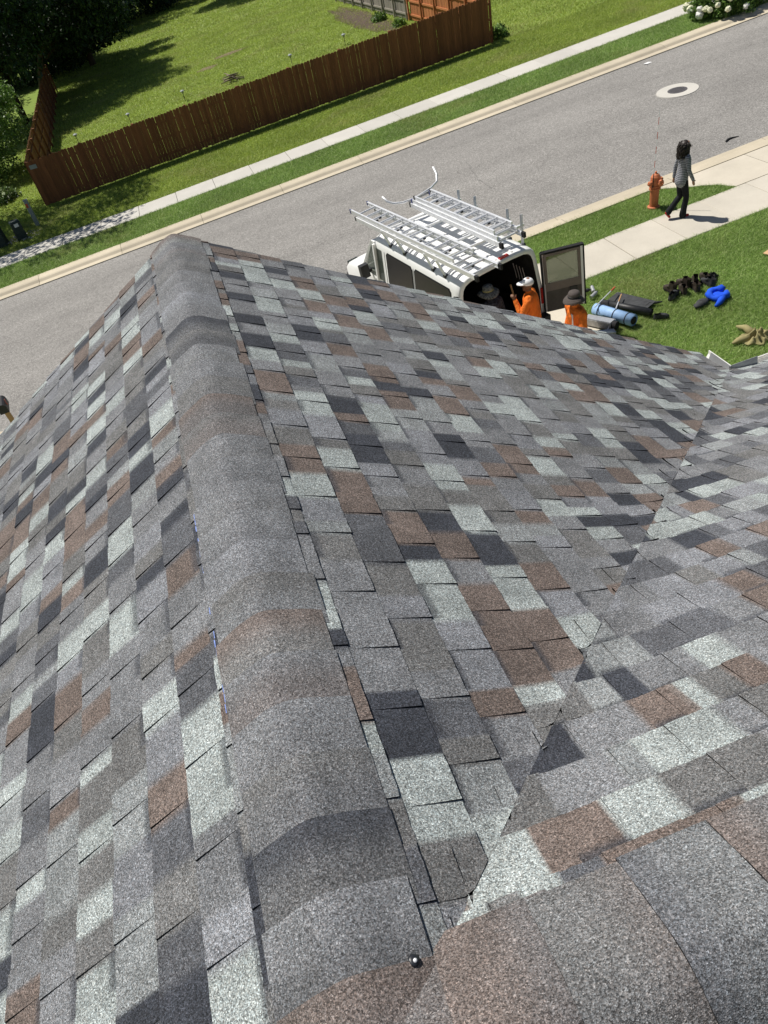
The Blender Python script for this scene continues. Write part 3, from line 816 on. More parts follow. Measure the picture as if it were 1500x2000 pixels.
near = ['first path light behind the fence, beside the shaded corner', 'small path light between the shaded corner and the brush pile', 'small path light next along toward the brush pile behind the fence', 'small path light between the brush pile and the mulch bed', 'small path light standing nearest the mulch bed']
for (x, y), lb in zip(LGP, near):
    rt = tag(empty('path_light', (x, y, gz(x)-.02)), lb, 'path light', 'path lights behind the street fence')
    MB().tube([(0, 0, -.05), (0, 0, .42)], .016, 8).build('stake', M['black'], rt)
    MB().lathe([(.05, .40), (.06, .42), (.06, .50), (.05, .50)], 14).build('lens', M['pedgrey'], rt)
    MB().lathe([(.13, .50), (.12, .52), (.05, .56), (.01, .565)], 16).build('cap', M['pedgrey'], rt)
o = MB().tube([(-1.8, -.35, .08), (1.8, .35, .08)], .10, 10).build('white_pipe', M['pedgrey'], None, True); o.location = (-3.5, 91, gz(-3.5)); tag(o, 'pale pipe lying on the shaded back lawn', 'pipe')

# ================================================================ street furniture
# utility pedestals
p = tag(empty('utility_pedestal', (-6.62, 33.2, gz(-6.62)-.03)), 'slim grey utility post on the grass by the fence corner', 'pedestal')
MB().box((0, 0, .52), (.15, .15, 1.06)).box((0, 0, 1.06), (.17, .17, .05)).build('body', M['pedgrey'], p)
MB().box((-.02, -.079, .86), (.09, .006, .16)).build('warning_label', M['redtip'], p)
for (x, y, ry, lb, lbl) in ((-7.2, 32.15, .3, 'dark green utility box with a white label by the far sidewalk', True), (-8.0, 32.1, -.1, 'dark green utility box standing left of the labelled one', False)):
    p = tag(empty('utility_box', (x, y, gz(x)-.03), (0, 0, ry)), 'dark green utility box with a white label by the far sidewalk' if lbl else 'plain dark green utility box beside the labelled one', 'utility box')
    MB().box((0, 0, .34), (.42, .42, .72), taper=.86).build('body', M['pedgreen'], p)
    MB().box((0, 0, .72), (.40, .40, .05), taper=.8).build('lid', M['pedgreen'], p)
    if lbl: MB().box((0, -.19, .60), (.17, .01, .13), (R(5), 0, 0)).build('label', M['paper'], p)
m = MB(); r = random.Random(8)
for i in range(70):
    a = r.uniform(0, 6.28); q = r.uniform(.25, .75); m.blob((math.cos(a)*q, math.sin(a)*q*.8, .02), (r.uniform(.02, .045), r.uniform(.02, .04), .022), 6, 4, None, .15)
o = m.build('edging_stones', M['stone'], None, True); o.location = (-7.1, 32.2, gz(-7.1)); tag(o, 'pale pebbles around the labelled utility box', 'pebbles', kind='stuff')
# hydrant with marker whip
h = tag(empty('fire_hydrant', (10.55, 15.42, gz(10.55)-.03), (0, 0, R(12))), 'faded orange fire hydrant on the grass beside the near curb', 'fire hydrant')
MB().lathe([(.15, 0), (.15, .05), (.135, .06), (.105, .065), (.105, .10), (.108, .46), (.135, .465), (.135, .50), (.115, .505), (.112, .53), (.135, .535), (.135, .56), (.115, .565), (.12, .70), (.112, .76), (.075, .81), (.03, .835)], 20).build('barrel', M['hydrant'], h, False)
MB().lathe([(.028, .83), (.028, .875), (.02, .88)], 5).build('operating_nut', M['hydrant'], h)
for ax, L, rr in (((-1, 0, 0), .21, .055), ((1, 0, 0), .21, .055), ((0, -1, 0), .22, .072)):
    d_ = Vector(ax); n_ = MB().tube([d_*.08+Vector((0, 0, .64)), d_*(L-.07)+Vector((0, 0, .64))], rr*.85, 12).tube([d_*(L-.07)+Vector((0, 0, .64)), d_*(L-.02)+Vector((0, 0, .64)), d_*L+Vector((0, 0, .64))], [rr*1.12, rr*1.12, rr*.7], 8).tube([d_*L+Vector((0, 0, .64)), d_*(L+.035)+Vector((0, 0, .64))], .018, 5)
    n_.build('nozzle_cap', M['hydrant'], h)
bl = MB()
for i in range(8):
    a = i*math.pi/4; bl.tube([(math.cos(a)*.125, math.sin(a)*.125, .455), (math.cos(a)*.125, math.sin(a)*.125, .51)], .012, 6)
tag(bl.build('bolts', M['hydrant'], h), kind='stuff')
whip = empty('marker_whip'); whip.parent = h; whip.location = (-.13, -.05, .55); whip.rotation_euler = (R(-2), R(3), R(-12))
MB().tube([(0, 0, 0), (0, 0, .32)], .011, 6).build('spring', M['black'], whip)
for i in range(9):
    MB().tube([(0, 0, .30+i*.155), (0, 0, .30+(i+1)*.155)], .0065, 5).build('band', M['redtip' if i % 2 else 'paper'], whip)
# mailbox on the near verge, seen past the roof edge
mbx = tag(empty('mailbox', (-5.74, 15.75, gz(-5.74)-.02), (0, 0, R(8))), 'black mailbox on a wooden post beside the street', 'mailbox')
MB().box((0, 0, .5), (.10, .10, 1.02)).build('post', M['woodhandle'], mbx)
pr = [(-.10, 0), (.10, 0), (.10, .12)]+[(.10*math.cos(a*math.pi/8), .12+.10*math.sin(a*math.pi/8)) for a in range(1, 8)]+[(-.10, .12)]
MB().prism(pr, -.25, .25).xf(Matrix.Translation((0, .05, 1.0))).build('box', M['black'], mbx)
MB().box((.108, .0, 1.16), (.008, .03, .14)).build('flag', M['redtip'], mbx)
# litter on the road
o = MB().box((0, 0, .006), (.30, .16, .006), (0, .05, .4)).build('paper_scrap', M['paper']); o.location = (16.95, 25.75, gz(16.95)-.085); tag(o, 'white paper scrap on the road by the far curb', 'litter')
o = MB().tube([(-.22, -.05, .02), (-.1, .03, .022), (.05, .05, .02), (.22, 0, .02)], [.02, .035, .035, .015], 6).build('rubber_strip', M['rubber']); o.location = (14.31, 17.56, gz(14.31)-.085); o.scale = (1, 1, .6); tag(o, 'curved strip of black rubber on the road near the driveway apron', 'litter')
v, f = crack(pts, .0035); o = mesh_obj('tar_crack', v, f, M['black']); tag(o, 'thin dark crack running across the road', 'crack')
# wood panel at the edge of the lawn
o = MB().box((0, 0, .03), (.8, .6, .012)).build('cardboard_sheet', M['cardboard']); o.location = (11.22, 11.6, gz(11.2)); o.rotation_euler = (0, TILT, R(18)); tag(o, 'flat tan cardboard sheet on the front lawn', 'cardboard')

# ================================================================ white van
VAN = empty('cargo_van', (4.90, 11.73, gz(4.90)), (0, TILT, R(11.5)))
tag(VAN, 'white van with ladders on its roof rack and rear doors open', 'van')
def side_x(z):
    pf = [(.35, .94), (.6, 1.0), (1.05, 1.0), (1.12, .985), (1.82, .895), (1.93, .86), (2.0, .80), (2.045, .68), (2.065, .4), (2.07, 0)]
    for (z0, x0), (z1, x1) in zip(pf[:-1], pf[1:]):
        if z <= z1: return x0+(x1-x0)*(z-z0)/(z1-z0) if z >= z0 else x0
    return 0
PROF = [(.94, .35), (1.0, .6), (1.0, 1.05), (.985, 1.12), (.895, 1.82), (.86, 1.93), (.80, 2.0), (.68, 2.045), (.4, 2.065), (0, 2.07)]
full = PROF+[(-x, z) for x, z in PROF[-2::-1]]
ys = [0.0, .04, .15, .6, 1.2, 1.8, 2.4, 3.0, 3.3]
V = []; F = []; n = len(full)
for y in ys:
    e = .03 if y == 0 else .008 if y == .04 else 0
    for x, z in full: V.append((x*(1-e), y, z-e*.6 if z > 1.8 else z))
for j in range(len(ys)-1):
    for i in range(n-1): F.append((j*n+i, j*n+i+1, (j+1)*n+i+1, (j+1)*n+i))
# rear frame ring (outer to inner)
inn = [(x*.90, z if z < .5 else 1.12+(z-1.12)*.9 if z > 1.12 else z) for x, z in full]
b0 = len(V)
for x, z in inn: V.append((x, .02, max(z, .5)))
for i in range(n-1): F.append((i+1, i, b0+i, b0+i+1))
mesh_obj('body', V, F, M['white_paint'], VAN, True)
V = []; F = []
for y in (.02, 3.3):
    for x, z in inn: V.append((x, y, max(z, .5)))
for i in range(n-1): F.append((i, i+n, i+n+1, i+1))
F.append(tuple(range(n, 2*n))); V += [(-.9, .02, .5), (.9, .02, .5), (.9, 3.3, .5), (-.9, 3.3, .5)]; F.append((2*n, 2*n+1, 2*n+2, 2*n+3))
mesh_obj('interior', V, F, M['darkint'], VAN)
# cab and nose
cab = MB()
cw = [(1.0, .35), (1.0, 1.05)]
def ring(y, zt, wt, wb=1.0, zb=.35): return [Vector((-wb, y, zb)), Vector((-wb, y, min(1.05, zt-.1))), Vector((-wt, y, zt-.02)), Vector((-wt*.6, y, zt)), Vector((wt*.6, y, zt)), Vector((wt, y, zt-.02)), Vector((wb, y, min(1.05, zt-.1))), Vector((wb, y, zb))]
rings = [ring(3.3, 1.20, .98), ring(4.0, 1.18, .96), ring(4.15, 1.16, .93), ring(4.9, 1.03, .90), ring(5.15, .92, .88, .98), ring(5.28, .70, .86, .94)]
V = [p for rr_ in rings for p in rr_]; F = []
for j in range(len(rings)-1):
    for i in range(7): F.append((j*8+i+1, j*8+i, (j+1)*8+i, (j+1)*8+i+1))
F.append(tuple(range(40, 48)))
mesh_obj('hood', V, F, M['white_paint'], VAN, True)
rf = MB()
rf.add([(-.86, 3.3, 1.93), (-.68, 3.3, 2.045), (.68, 3.3, 2.045), (.86, 3.3, 1.93), (-.82, 3.52, 1.88), (-.62, 3.50, 1.96), (.62, 3.50, 1.96), (.82, 3.52, 1.88)], [(1, 0, 4, 5), (2, 1, 5, 6), (3, 2, 6, 7)])
for s in (-1, 1):
    rf.bar((s*.84, 3.48, 1.90), (s*.95, 4.08, 1.16), .07, .06)
    rf.bar((s*.90, 3.30, 1.90), (s*.985, 3.30, 1.08), .06, .10)
    rf.bar((s*.87, 3.30, 1.91), (s*.83, 3.52, 1.88), .06, .06)
rf.build('cab_frame', M['white_paint'], VAN)
mesh_obj('windscreen', [(-.80, 3.52, 1.90), (.80, 3.52, 1.90), (.92, 4.06, 1.17), (-.92, 4.06, 1.17)], [(0, 1, 2, 3)], M['cabglass'], VAN)
def side_panel(name, y0, y1, z0, z1, s, mat, off=.006, bev=.06, slant=0):
    pts_ = [(y0+bev, z0), (y1-bev, z0), (y1, z0+bev), (y1-slant, z1-bev), (y1-bev-slant, z1), (y0+bev, z1), (y0, z1-bev), (y0, z0+bev)]
    v_ = [(s*(side_x(z)+off), y, z) for y, z in pts_]+[(s*(side_x(z)-.02), y, z) for y, z in pts_]
    k_ = len(pts_)
    return mesh_obj(name, v_, [tuple(range(k_)) if s < 0 else tuple(range(k_-1, -1, -1))]+[(i, i+k_, (i+1) % k_+k_, (i+1) % k_) for i in range(k_)], mat, VAN)
for s in (-1, 1):
    for (a, b) in ((.30, 1.62), (1.74, 2.80)):
        side_panel('side_window_seal', a-.03, b+.03, 1.12, 1.84, s, M['rubber'], .004)
        side_panel('side_window', a, b, 1.145, 1.815, s, M['tint'], .009)
    V = [(s*(side_x(z)+.004), y, z) for y, z in ((3.0, 1.12), (3.92, 1.14), (3.50, 1.82), (3.02, 1.82))]
    mesh_obj('front_window', V, [(0, 1, 2, 3) if s < 0 else (3, 2, 1, 0)], M['cabglass'], VAN)
    MB().box((s*1.16, 3.62, 1.28), (.20, .13, .30)).build('mirror', M['black'], VAN)
    MB().bar((s*.97, 3.66, 1.22), (s*1.10, 3.62, 1.24), .06, .07).build('mirror_arm', M['black'], VAN)
    for y in (.95, 4.35):
        wh = MB().tube([(s*.78, y, .37), (s*.98, y, .37)], .37, 24).build('wheel', M['rubber'], VAN)
        MB().tube([(s*.97, y, .37), (s*.99, y, .37)], .20, 18).build('rim', M['steel'], wh)
    MB().box((s*.74, 5.26, .80), (.28, .05, .17)).build('headlight', M['cabglass'], VAN)
    MB().box((s*.955, -.005, .95), (.09, .03, .34)).build('tail_light', M['redlens'], VAN)
for s in (-1, 1):
    for yy in (2.90, 1.68):
        sm_ = MB()
        for z0_, z1_ in ((.42, 1.05), (1.06, 1.12), (1.13, 1.82)):
            sm_.bar((s*(side_x(z0_)+.001), yy, z0_), (s*(side_x(z1_)+.001), yy, z1_), .008, .008)
        sm_.build('door_seam', M['rubber'], VAN)
MB().box((0, 5.28, .50), (1.9, .12, .18)).build('front_bumper', M['black'], VAN)
MB().box((0, -.10, .50), (1.92, .18, .16)).build('rear_bumper', M['black'], VAN)
MB().box((.20, .07, 2.075), (.20, .07, .03)).build('brake_light', M['redlens'], VAN)
for x in (-.3, .05, .42):
    MB().box((x, 1.65, 2.072), (.035, 3.1, .014)).build('roof_rib', M['white_paint'], VAN)
# seats and racked tools inside
for s in (-.45, .45): MB().box((s, 2.75, .95), (.5, .5, .14)).box((s, 2.5, 1.25), (.5, .12, .6)).build('seat', M['doordark'], VAN)
sh = MB()
for i in range(4): sh.tube([(.80, .30+i*.10, 1.20), (.78, .30+i*.10, 1.35), (.76, .32+i*.10, 1.52)], .008, 6)
tag(sh.build('tool_rack', M['steel'], VAN), kind='stuff')
MB().tube([(.36, -.12, .45), (.30, .10, 1.45)], .018, 8).build('tool_handle', M['woodhandle'], VAN)
# rear doors
def rear_door(s, ang):
    hd = empty('rear_door'); hd.parent = VAN; hd.location = (s*.97, -.01, 0); hd.rotation_euler = (0, 0, R(ang))
    W = .80; z0, z1 = .56, 1.82
    fr = MB()
    fr.box((W/2, .015, .78), (W, .05, .44))
    for xc, wd in ((.035, .07), (W-.035, .07)): fr.box((xc, .015, 1.41), (wd, .05, .82))
    fr.box((W/2, .015, 1.79), (W-.14, .05, .06)); fr.box((W/2, .015, 1.06), (W-.14, .05, .12))
    fr.build('skin', M['white_paint'], hd)
    MB().box((W/2, -.022, .80), (W-.10, .025, .46)).build('lower_trim', M['doordark'], hd)
    t2 = MB().box((W/2, -.024, 1.10), (W-.10, .03, .16))
    for xc in (.065, W-.085): t2.box((xc, -.024, 1.46), (.055, .03, .56))
    t2.box((W/2, -.024, 1.765), (W-.10, .03, .05)); t2.build('window_trim', M['doortrim'], hd)
    MB().box((W/2, .01, 1.45), (W-.14, .008, .66)).build('glass', M['doorglass'], hd)
    sl_ = MB()
    for a, b in (((.0, 0, z0), (.0, 0, z1)), ((W, 0, z0), (W, 0, z1)), ((0, 0, z1), (W, 0, z1))): sl_.bar(a, b, .03, .09, (0, 1, 0))
    sl_.build('seal', M['rubber'], hd)
    MB().box((W*.72, -.045, .97), (.15, .02, .09)).build('handle', M['black'], hd)
    MB().box((W-.028, -.028, 1.20), (.06, .03, 1.2)).build('door_edge', M['white_paint'], hd)
    return hd
rear_door(1, -27); rear_door(-1, -150)
# roof rack
for y in (2.75, 2.15, 1.05, .62):
    rk = MB().bar((-.92, y, 2.32), (.92, y-.26, 2.32), .04, .035).build('crossbar', M['alu'], VAN)
    for s in (-1, 1):
        MB().bar((s*.80, y-.08-.26*(s > 0), 1.985), (s*.90, y+.02-.26*(s > 0), 2.34 if s < 0 else 2.52), .05, .028).build('rack_post', M['alu'], rk)
        MB().box((s*.80, y-.08-.26*(s > 0), 1.99), (.08, .08, .05)).build('rack_foot', M['black'], rk)
# ladders (on the rack)
VM = Matrix.Translation(VAN.location) @ VAN.rotation_euler.to_matrix().to_4x4()
def ladder(name, label, x, y0, y1, wd, z, sections, stab=False, pitch=0):
    root = tag(empty(name), label, 'ladder'); root.location = VM @ Vector((x, y0, z)); root.rotation_euler = (VAN.rotation_euler.to_matrix() @ Euler((R(pitch), 0, 0)).to_matrix()).to_euler()
    L = y1-y0
    for k_, (a, b, ww, dz) in enumerate(sections):
        sec = empty('ladder_section'); sec.parent = root; sec.location = (0, a, dz)
        l_ = b-a
        for s in (-1, 1):
            rl = MB().box((s*ww/2, l_/2, 0), (.026, l_, .085)).box((s*(ww/2-.012), l_/2, .034), (.03, l_, .008)).box((s*(ww/2-.012), l_/2, -.034), (.03, l_, .008)).build('rail', M['alu'], sec)
            MB().box((s*ww/2, l_+.02, 0), (.035, .05, .085)).build('end_cap', M['navy' if k_ == 1 else 'black'], sec)
            if k_ == 0: MB().box((s*ww/2, -.035, -.0), (.045, .09, .10)).build('foot', M['rubber'], sec)
        nr_ = int(l_/.305)
        me = None
        for i in range(nr_):
            if me is None: o = MB().tube([(-ww/2, 0, 0), (ww/2, 0, 0)], .021, 8).build('rung', M['alu'], sec); me = o.data
            else: o = bpy.data.objects.new('rung', me); COL.objects.link(o); o.parent = sec
            o.location = (0, .16+i*.305, 0)
            if i % 3 == 1:
                MB().box((0, .16+i*.305, -.02), (.05, .06, .03)).build('rung_bracket', M['black'], sec)
    if stab:
        st = MB().tube([(-.64, .46, .16), (-.60, .36, .07), (-.52, .24, .02), (-.36, .12, .0), (-.05, .06, .0), (.36, .10, .03), (.58, .20, .06), (.70, .36, .14), (.72, .50, .26)], .024, 10).build('stabiliser', M['alu'], root, True)
        st.location = (0, L+.02, .06)
        MB().bar((-.25, .04, .0), (.30, .06, .0), .06, .05).build('stabiliser_plate', M['steel'], st)
    return root
ladder('extension_ladder', 'long two section aluminium ladder overhanging the van windscreen', -.64, -.67, 4.2, .45, 2.39, [(0, 4.62, .50, 0), (.72, 4.87, .44, .10)], pitch=-1.3)
ladder('stabiliser_ladder', 'shorter aluminium ladder with a curved stabiliser bar on the van', .33, -.06, 3.15, .46, 2.39, [(0, 3.2, .50, 0), (.10, 3.14, .45, .08), (.22, 3.05, .40, .155)], True)
# ================================================================ people
def capsule(m, a, b, ra, rb, n=14, fl=(1, 1)):
    """tapered limb with round ends; fl flattens it (width, depth) in the world x/y sense"""
    a = Vector(a); b = Vector(b); d_ = b-a; L = max(d_.length, 1e-4); d_.normalize()
    ux = Vector((1, 0, 0)); ux = (ux-d_*ux.dot(d_))
    if ux.length < .2: ux = Vector((0, 1, 0)); ux = ux-d_*ux.dot(d_)
    ux.normalize(); uy = d_.cross(ux)
    prof = []
    for i in range(5): t = math.pi/2*(1-i/4); prof.append((-ra*math.sin(t), ra*math.cos(t)))
    for i in range(5): t = math.pi/2*i/4; prof.append((L+rb*math.sin(t), rb*math.cos(t)))
    base = len(m.v)
    for t, r_ in prof:
        r_ = max(r_, 1e-4)
        for j in range(n):
            q = 2*math.pi*j/n; m.v.append(a+d_*t+ux*(math.cos(q)*r_*fl[0])+uy*(math.sin(q)*r_*fl[1]))
    for i in range(len(prof)-1):
        for j in range(n):
            p_ = base+i*n+j; q_ = base+i*n+(j+1) % n; m.f.append((p_, q_, q_+n, p_+n))
    m.f.append(tuple(base+j for j in range(n))[::-1]); m.f.append(tuple(base+(len(prof)-1)*n+j for j in range(n)))
def person(label, loc, rz, segs, mats, voxel=.011):
    """segs: (region, a, b, ra, rb[, flatten]); facing +y; fused into one continuous skin"""
    root = tag(empty('person', loc, (0, 0, R(rz))), label, 'person')
    m = MB()
    for s in segs: capsule(m, s[1], s[2], s[3], s[4], fl=s[5] if len(s) > 5 else (1, 1))
    o = mesh_obj('body_src', m.v, m.f)
    md = o.modifiers.new('r', 'REMESH'); md.mode = 'VOXEL'; md.voxel_size = voxel
    sm = o.modifiers.new('s', 'SMOOTH'); sm.iterations = 3; sm.factor = .5
    dg = bpy.context.evaluated_depsgraph_get(); ev = o.evaluated_get(dg); me = bpy.data.meshes.new_from_object(ev)
    bpy.data.objects.remove(o)
    n = len(me.polygons); C = np.empty(n*3, np.float32); me.polygons.foreach_get('center', C); C = C.reshape(-1, 3)
    best = np.full(n, 9.); idx = np.zeros(n, int); regs = list(mats.keys())
    for s in segs:
        a = np.array(s[1]); b = np.array(s[2]); ab = b-a; t = np.clip(((C-a) @ ab)/max(ab @ ab, 1e-6), 0, 1)
        dist = np.linalg.norm(C-(a+t[:, None]*ab), axis=1)-(s[3]+(s[4]-s[3])*t)*max(s[5] if len(s) > 5 else (1,))
        k = dist < best; best[k] = dist[k]; idx[k] = regs.index(s[0])
    me.materials.clear()
    for r_ in regs: me.materials.append(M[mats[r_]])
    me.polygons.foreach_set('material_index', idx.astype(np.int32)); me.polygons.foreach_set('use_smooth', np.ones(n, bool)); me.name = 'body'
    b = bpy.data.objects.new('body', me); COL.objects.link(b); b.parent = root
    return root
def hand(out, wrist, tip_dir, thumb_dir, s=1.0, curl=.35, down=(0, 0, -1)):
    w_ = Vector(wrist); d_ = Vector(tip_dir).normalized(); t_ = Vector(thumb_dir); t_ = (t_-d_*t_.dot(d_)).normalized(); c_ = d_.cross(t_)
    k = w_+d_*.085*s
    out.append(('skin', w_, k, .027*s, .032*s, (1, 1)))
    for i, L in enumerate((.070, .080, .075, .058)):
        b0 = k+t_*(.026-.018*i)*s; m_ = b0+(d_*(1-curl*.4)+c_*curl*.5)*L*.5*s; e_ = m_+(d_*(1-curl)+c_*curl)*L*.5*s
        out.append(('skin', b0-d_*.02*s, m_, .0105*s, .010*s)); out.append(('skin', m_, e_, .010*s, .0085*s))
    b0 = w_+d_*.03*s+t_*.022*s; m_ = b0+(d_*.55+t_*.8).normalized()*.042*s; e_ = m_+(d_*.9+t_*.3).normalized()*.032*s
    out.append(('skin', b0, m_, .013*s, .0115*s)); out.append(('skin', m_, e_, .0115*s, .0095*s))
def head(out, c, face=(0, 1, 0), s=1.0):
    c = Vector(c); f_ = Vector(face).normalized(); r_ = f_.cross(Vector((0, 0, 1))).normalized(); u_ = r_.cross(f_)
    out.append(('skin', c+u_*.03*s-f_*.012*s, c+u_*.055*s-f_*.015*s, .088*s, .085*s))
    out.append(('skin', c-u_*.02*s+f_*.012*s, c-u_*.075*s+f_*.045*s, .072*s, .040*s))
    out.append(('skin', c+u_*.015*s+f_*.085*s, c-u_*.022*s+f_*.112*s, .010*s, .014*s))      # nose
    out.append(('skin', c-u_*.052*s+f_*.078*s-r_*.018*s, c-u_*.052*s+f_*.078*s+r_*.018*s, .010*s, .010*s))  # lips
    for q in (-1, 1):
        out.append(('skin', c+r_*q*.088*s+u_*.012*s-f_*.01*s, c+r_*q*.086*s-u_*.025*s-f_*.01*s, .013*s, .010*s))   # ears
        out.append(('skin', c+r_*q*.034*s+u_*.028*s+f_*.078*s, c+r_*q*.020*s+u_*.030*s+f_*.082*s, .012*s, .010*s))   # brow
def eyes(root, c, face=(0, 1, 0)):
    c = Vector(c); f_ = Vector(face).normalized(); r_ = f_.cross(Vector((0, 0, 1))).normalized()
    for q in (-1, 1): MB().blob(c+r_*q*.032+Vector((0, 0, .008))+f_*.084, .011, 8, 6).build('eye', M['black'], root)
# ---- woman walking along the near sidewalk
sg = []
sg += [('shirt', (0, 0, 1.00), (0, .0, 1.14), .150, .128, (1.1, .82)), ('shirt', (0, 0, 1.14), (0, .01, 1.33), .128, .135, (1.15, .8)), ('shirt', (-.13, 0, 1.385), (.13, 0, 1.385), .072, .072), ('shirt', (0, -.02, .87), (0, 0, 1.02), .168, .150, (1.05, .80)),
       ('skin', (0, 0, 1.40), (0, .025, 1.50), .055, .050)]
head(sg, (0, .035, 1.575))
sg += [('pants', (0, 0, .92), (0, 0, .84), .125, .13, (1.15, .9))]
sg += [('pants', (.085, .0, .86), (.08, .10, .47), .092, .066), ('pants', (.08, .10, .47), (.075, .06, .14), .066, .070), ('pants', (.075, .06, .14), (.075, .055, .06), .075, .080), ('shoe', (.075, .03, .035), (.075, .19, .030), .038, .032, (1, 1))]
sg += [('pants', (-.085, .0, .86), (-.08, .04, .47), .092, .066), ('pants', (-.08, .04, .47), (-.08, -.19, .21), .066, .068), ('pants', (-.08, -.19, .21), (-.08, -.23, .16), .070, .074), ('shoe', (-.08, -.28, .15), (-.08, -.19, .035), .036, .030)]
for q, sw in ((1, .10), (-1, -.10)):
    el = (q*.225, -.02+sw*.3, 1.12); wr = (q*.225, .03+sw, .90)
    sg += [('shirt', (q*.165, 0, 1.375), el, .060, .046), ('shirt', el, wr, .046, .038)]
    hand(sg, wr, (0, .15+sw, -1), (-q*.2, 1, 0), .95, .3)
wm = person('woman in a checked shirt, black trousers and red shoes walking past the hydrant', (10.62, 14.50, gz(10.62)), -93, sg, {'shirt': 'gingham', 'skin': 'skin', 'pants': 'darkcloth', 'shoe': 'redshoe'})
eyes(wm, (0, .035, 1.575))
# curly shoulder length hair
hr = MB(); r = random.Random(3)
hr.blob((0, -.015, 1.625), (.108, .108, .10), 14, 9, None, .06).blob((0, -.06, 1.54), (.125, .085, .15), 14, 9, None, .08)
for i in range(230):
    a = r.uniform(.0, 2*math.pi); 
    if abs(((a-math.pi/2+math.pi) % (2*math.pi))-math.pi) < .62: continue
    x_, y_ = math.cos(a)*.105, -.02+math.sin(a)*.105; z_ = r.uniform(1.52, 1.70); ph = r.uniform(0, 6); L = r.uniform(.10, .24); p_ = []
    for t in range(7):
        u = t/6; p_.append((x_*(1+.30*u)+.014*math.sin(ph+u*9), y_*(1+.22*u)-.02*u+.014*math.cos(ph+u*9), max(1.36, z_-L*u)))
    hr.tube(p_, [.010, .013, .013, .012, .010, .008, .004], 5)
hr.build('hair', M['hair'], wm, True)
gl = MB()
for q in (-1, 1): gl.tube([(q*.032+.026*math.cos(t*math.pi/5), .140, 1.585+.020*math.sin(t*math.pi/5)) for t in range(11)], .003, 5, False)
for q in (-1, 1): gl.bar((q*.06, .14, 1.588), (q*.095, .03, 1.588), .004, .006)
gl.bar((-.008, .142, 1.588), (.008, .142, 1.588), .004, .005); gl.build('glasses', M['black'], wm)
# ---- roofers behind the van
def worker(label, loc, rz, shirt, pants, skin, arms, lean=.0, headturn=(0, 1, 0), hd_fwd=.04):
    s = []; L = lean
    s += [('shirt', (0, 0, .98), (0, L*.4, 1.18), .162, .165, (1.12, .92)), ('shirt', (0, L*.4, 1.18), (0, L*.8, 1.36), .165, .168, (1.2, .9)), ('shirt', (-.17, L, 1.43), (.17, L, 1.43), .088, .088), ('shirt', (0, 0, .90), (0, 0, 1.0), .155, .150, (1.12, .85)),
          ('skin', (0, L, 1.45), (0, L+hd_fwd*.6, 1.57), .060, .055)]
    hc = Vector((0, L+hd_fwd, 1.655)); head(s, hc, headturn, 1.03)
    s += [('pants', (0, 0, .93), (0, 0, .88), .14, .145, (1.12, .9))]
    for q in (-1, 1):
        s += [('pants', (q*.09, 0, .89), (q*.11, .03, .49), .100, .070), ('pants', (q*.11, .03, .49), (q*.12, -.02, .10), .070, .058), ('boot', (q*.12, -.04, .05), (q*.135, .16, .042), .050, .042)]
        el, wr, hdir = arms[0 if q < 0 else 1]
        s += [('shirt', (q*.205, L, 1.42), el, .080, .066), ('shirt', el, wr, .064, .046)]
        hand(s, wr, hdir, (-q*.3, .3, 1), 1.03, .55)
    p_ = person(label, loc, rz, s, {'shirt': shirt, 'skin': skin, 'pants': pants, 'boot': 'boot'})
    eyes(p_, hc, headturn)
    return p_, hc
def wz(x): return gz(x)
w1, hc = worker('roofer in orange shirt and white cap reaching into the open van', (5.24, 11.22, wz(5.24)), 56, 'orange', 'jeans', 'skindark', (((-.30, .17, 1.20), (-.14, .30, 1.42), (.1, .4, .8)), ((.33, .02, 1.16), (.22, .24, 1.05), (-.3, 1, 0))), .05)
m = MB().blob(hc+Vector((0, -.012, .055)), (.104, .112, .085), 18, 10); m.v = [Vector((p.x, p.y, max(p.z, hc.z+.025))) for p in m.v]
m.build('cap', M['capwhite'], w1, True)
m = MB(); pr = []
for i in range(9):
    a = math.pi*(.12+.76*i/8); pr.append((math.cos(a)*.092, .06+math.sin(a)*.135))
V = []
for zz_ in (.034, .044):
    V += [Vector((x_, y_, hc.z+zz_-.10*max(0, y_-.08)**1.0)) + Vector((0, hc.y, 0)) for x_, y_ in pr]+[Vector((x_, hc.y+.04, hc.z+zz_)) for x_, _ in pr[::-1]]
k_ = len(V)//2
mesh_obj('cap_brim', V, [tuple(range(k_)), tuple(range(2*k_-1, k_-1, -1))]+[(i, i+k_, (i+1) % k_+k_, (i+1) % k_) for i in range(k_)], M['capwhite'], w1)
def bucket(root, hc, mat, rb=.235, band=None):
    m = MB().lathe([(.098, .02), (.106, .05), (.104, .10), (.090, .135), (.04, .148), (.005, .15)], 22, hc).build('hat_crown', M[mat], root, True)
    pr = []; n_ = 28; V = []; F = []
    for k, (r_, z_) in enumerate(((.098, .045), (.15, .030), (rb*.85, .008), (rb, -.015), (rb, -.022), (.15, .022), (.098, .035))):
        for j in range(n_):
            a = 2*math.pi*j/n_; V.append((hc.x+math.cos(a)*r_, hc.y+math.sin(a)*r_, hc.z+z_+(.022*math.cos(2*a+.6) if r_ > .12 else 0)*(r_/rb)))
    for k in range(6):
        for j in range(n_): a = k*n_+j; b = k*n_+(j+1) % n_; F.append((a, b, b+n_, a+n_))
    mesh_obj('hat_brim', V, F, M[mat], root, True)
    MB().lathe([(.108, .045), (.110, .05), (.110, .072), (.107, .075)], 22, hc).build('hat_band', M[band or 'black'], root, True)
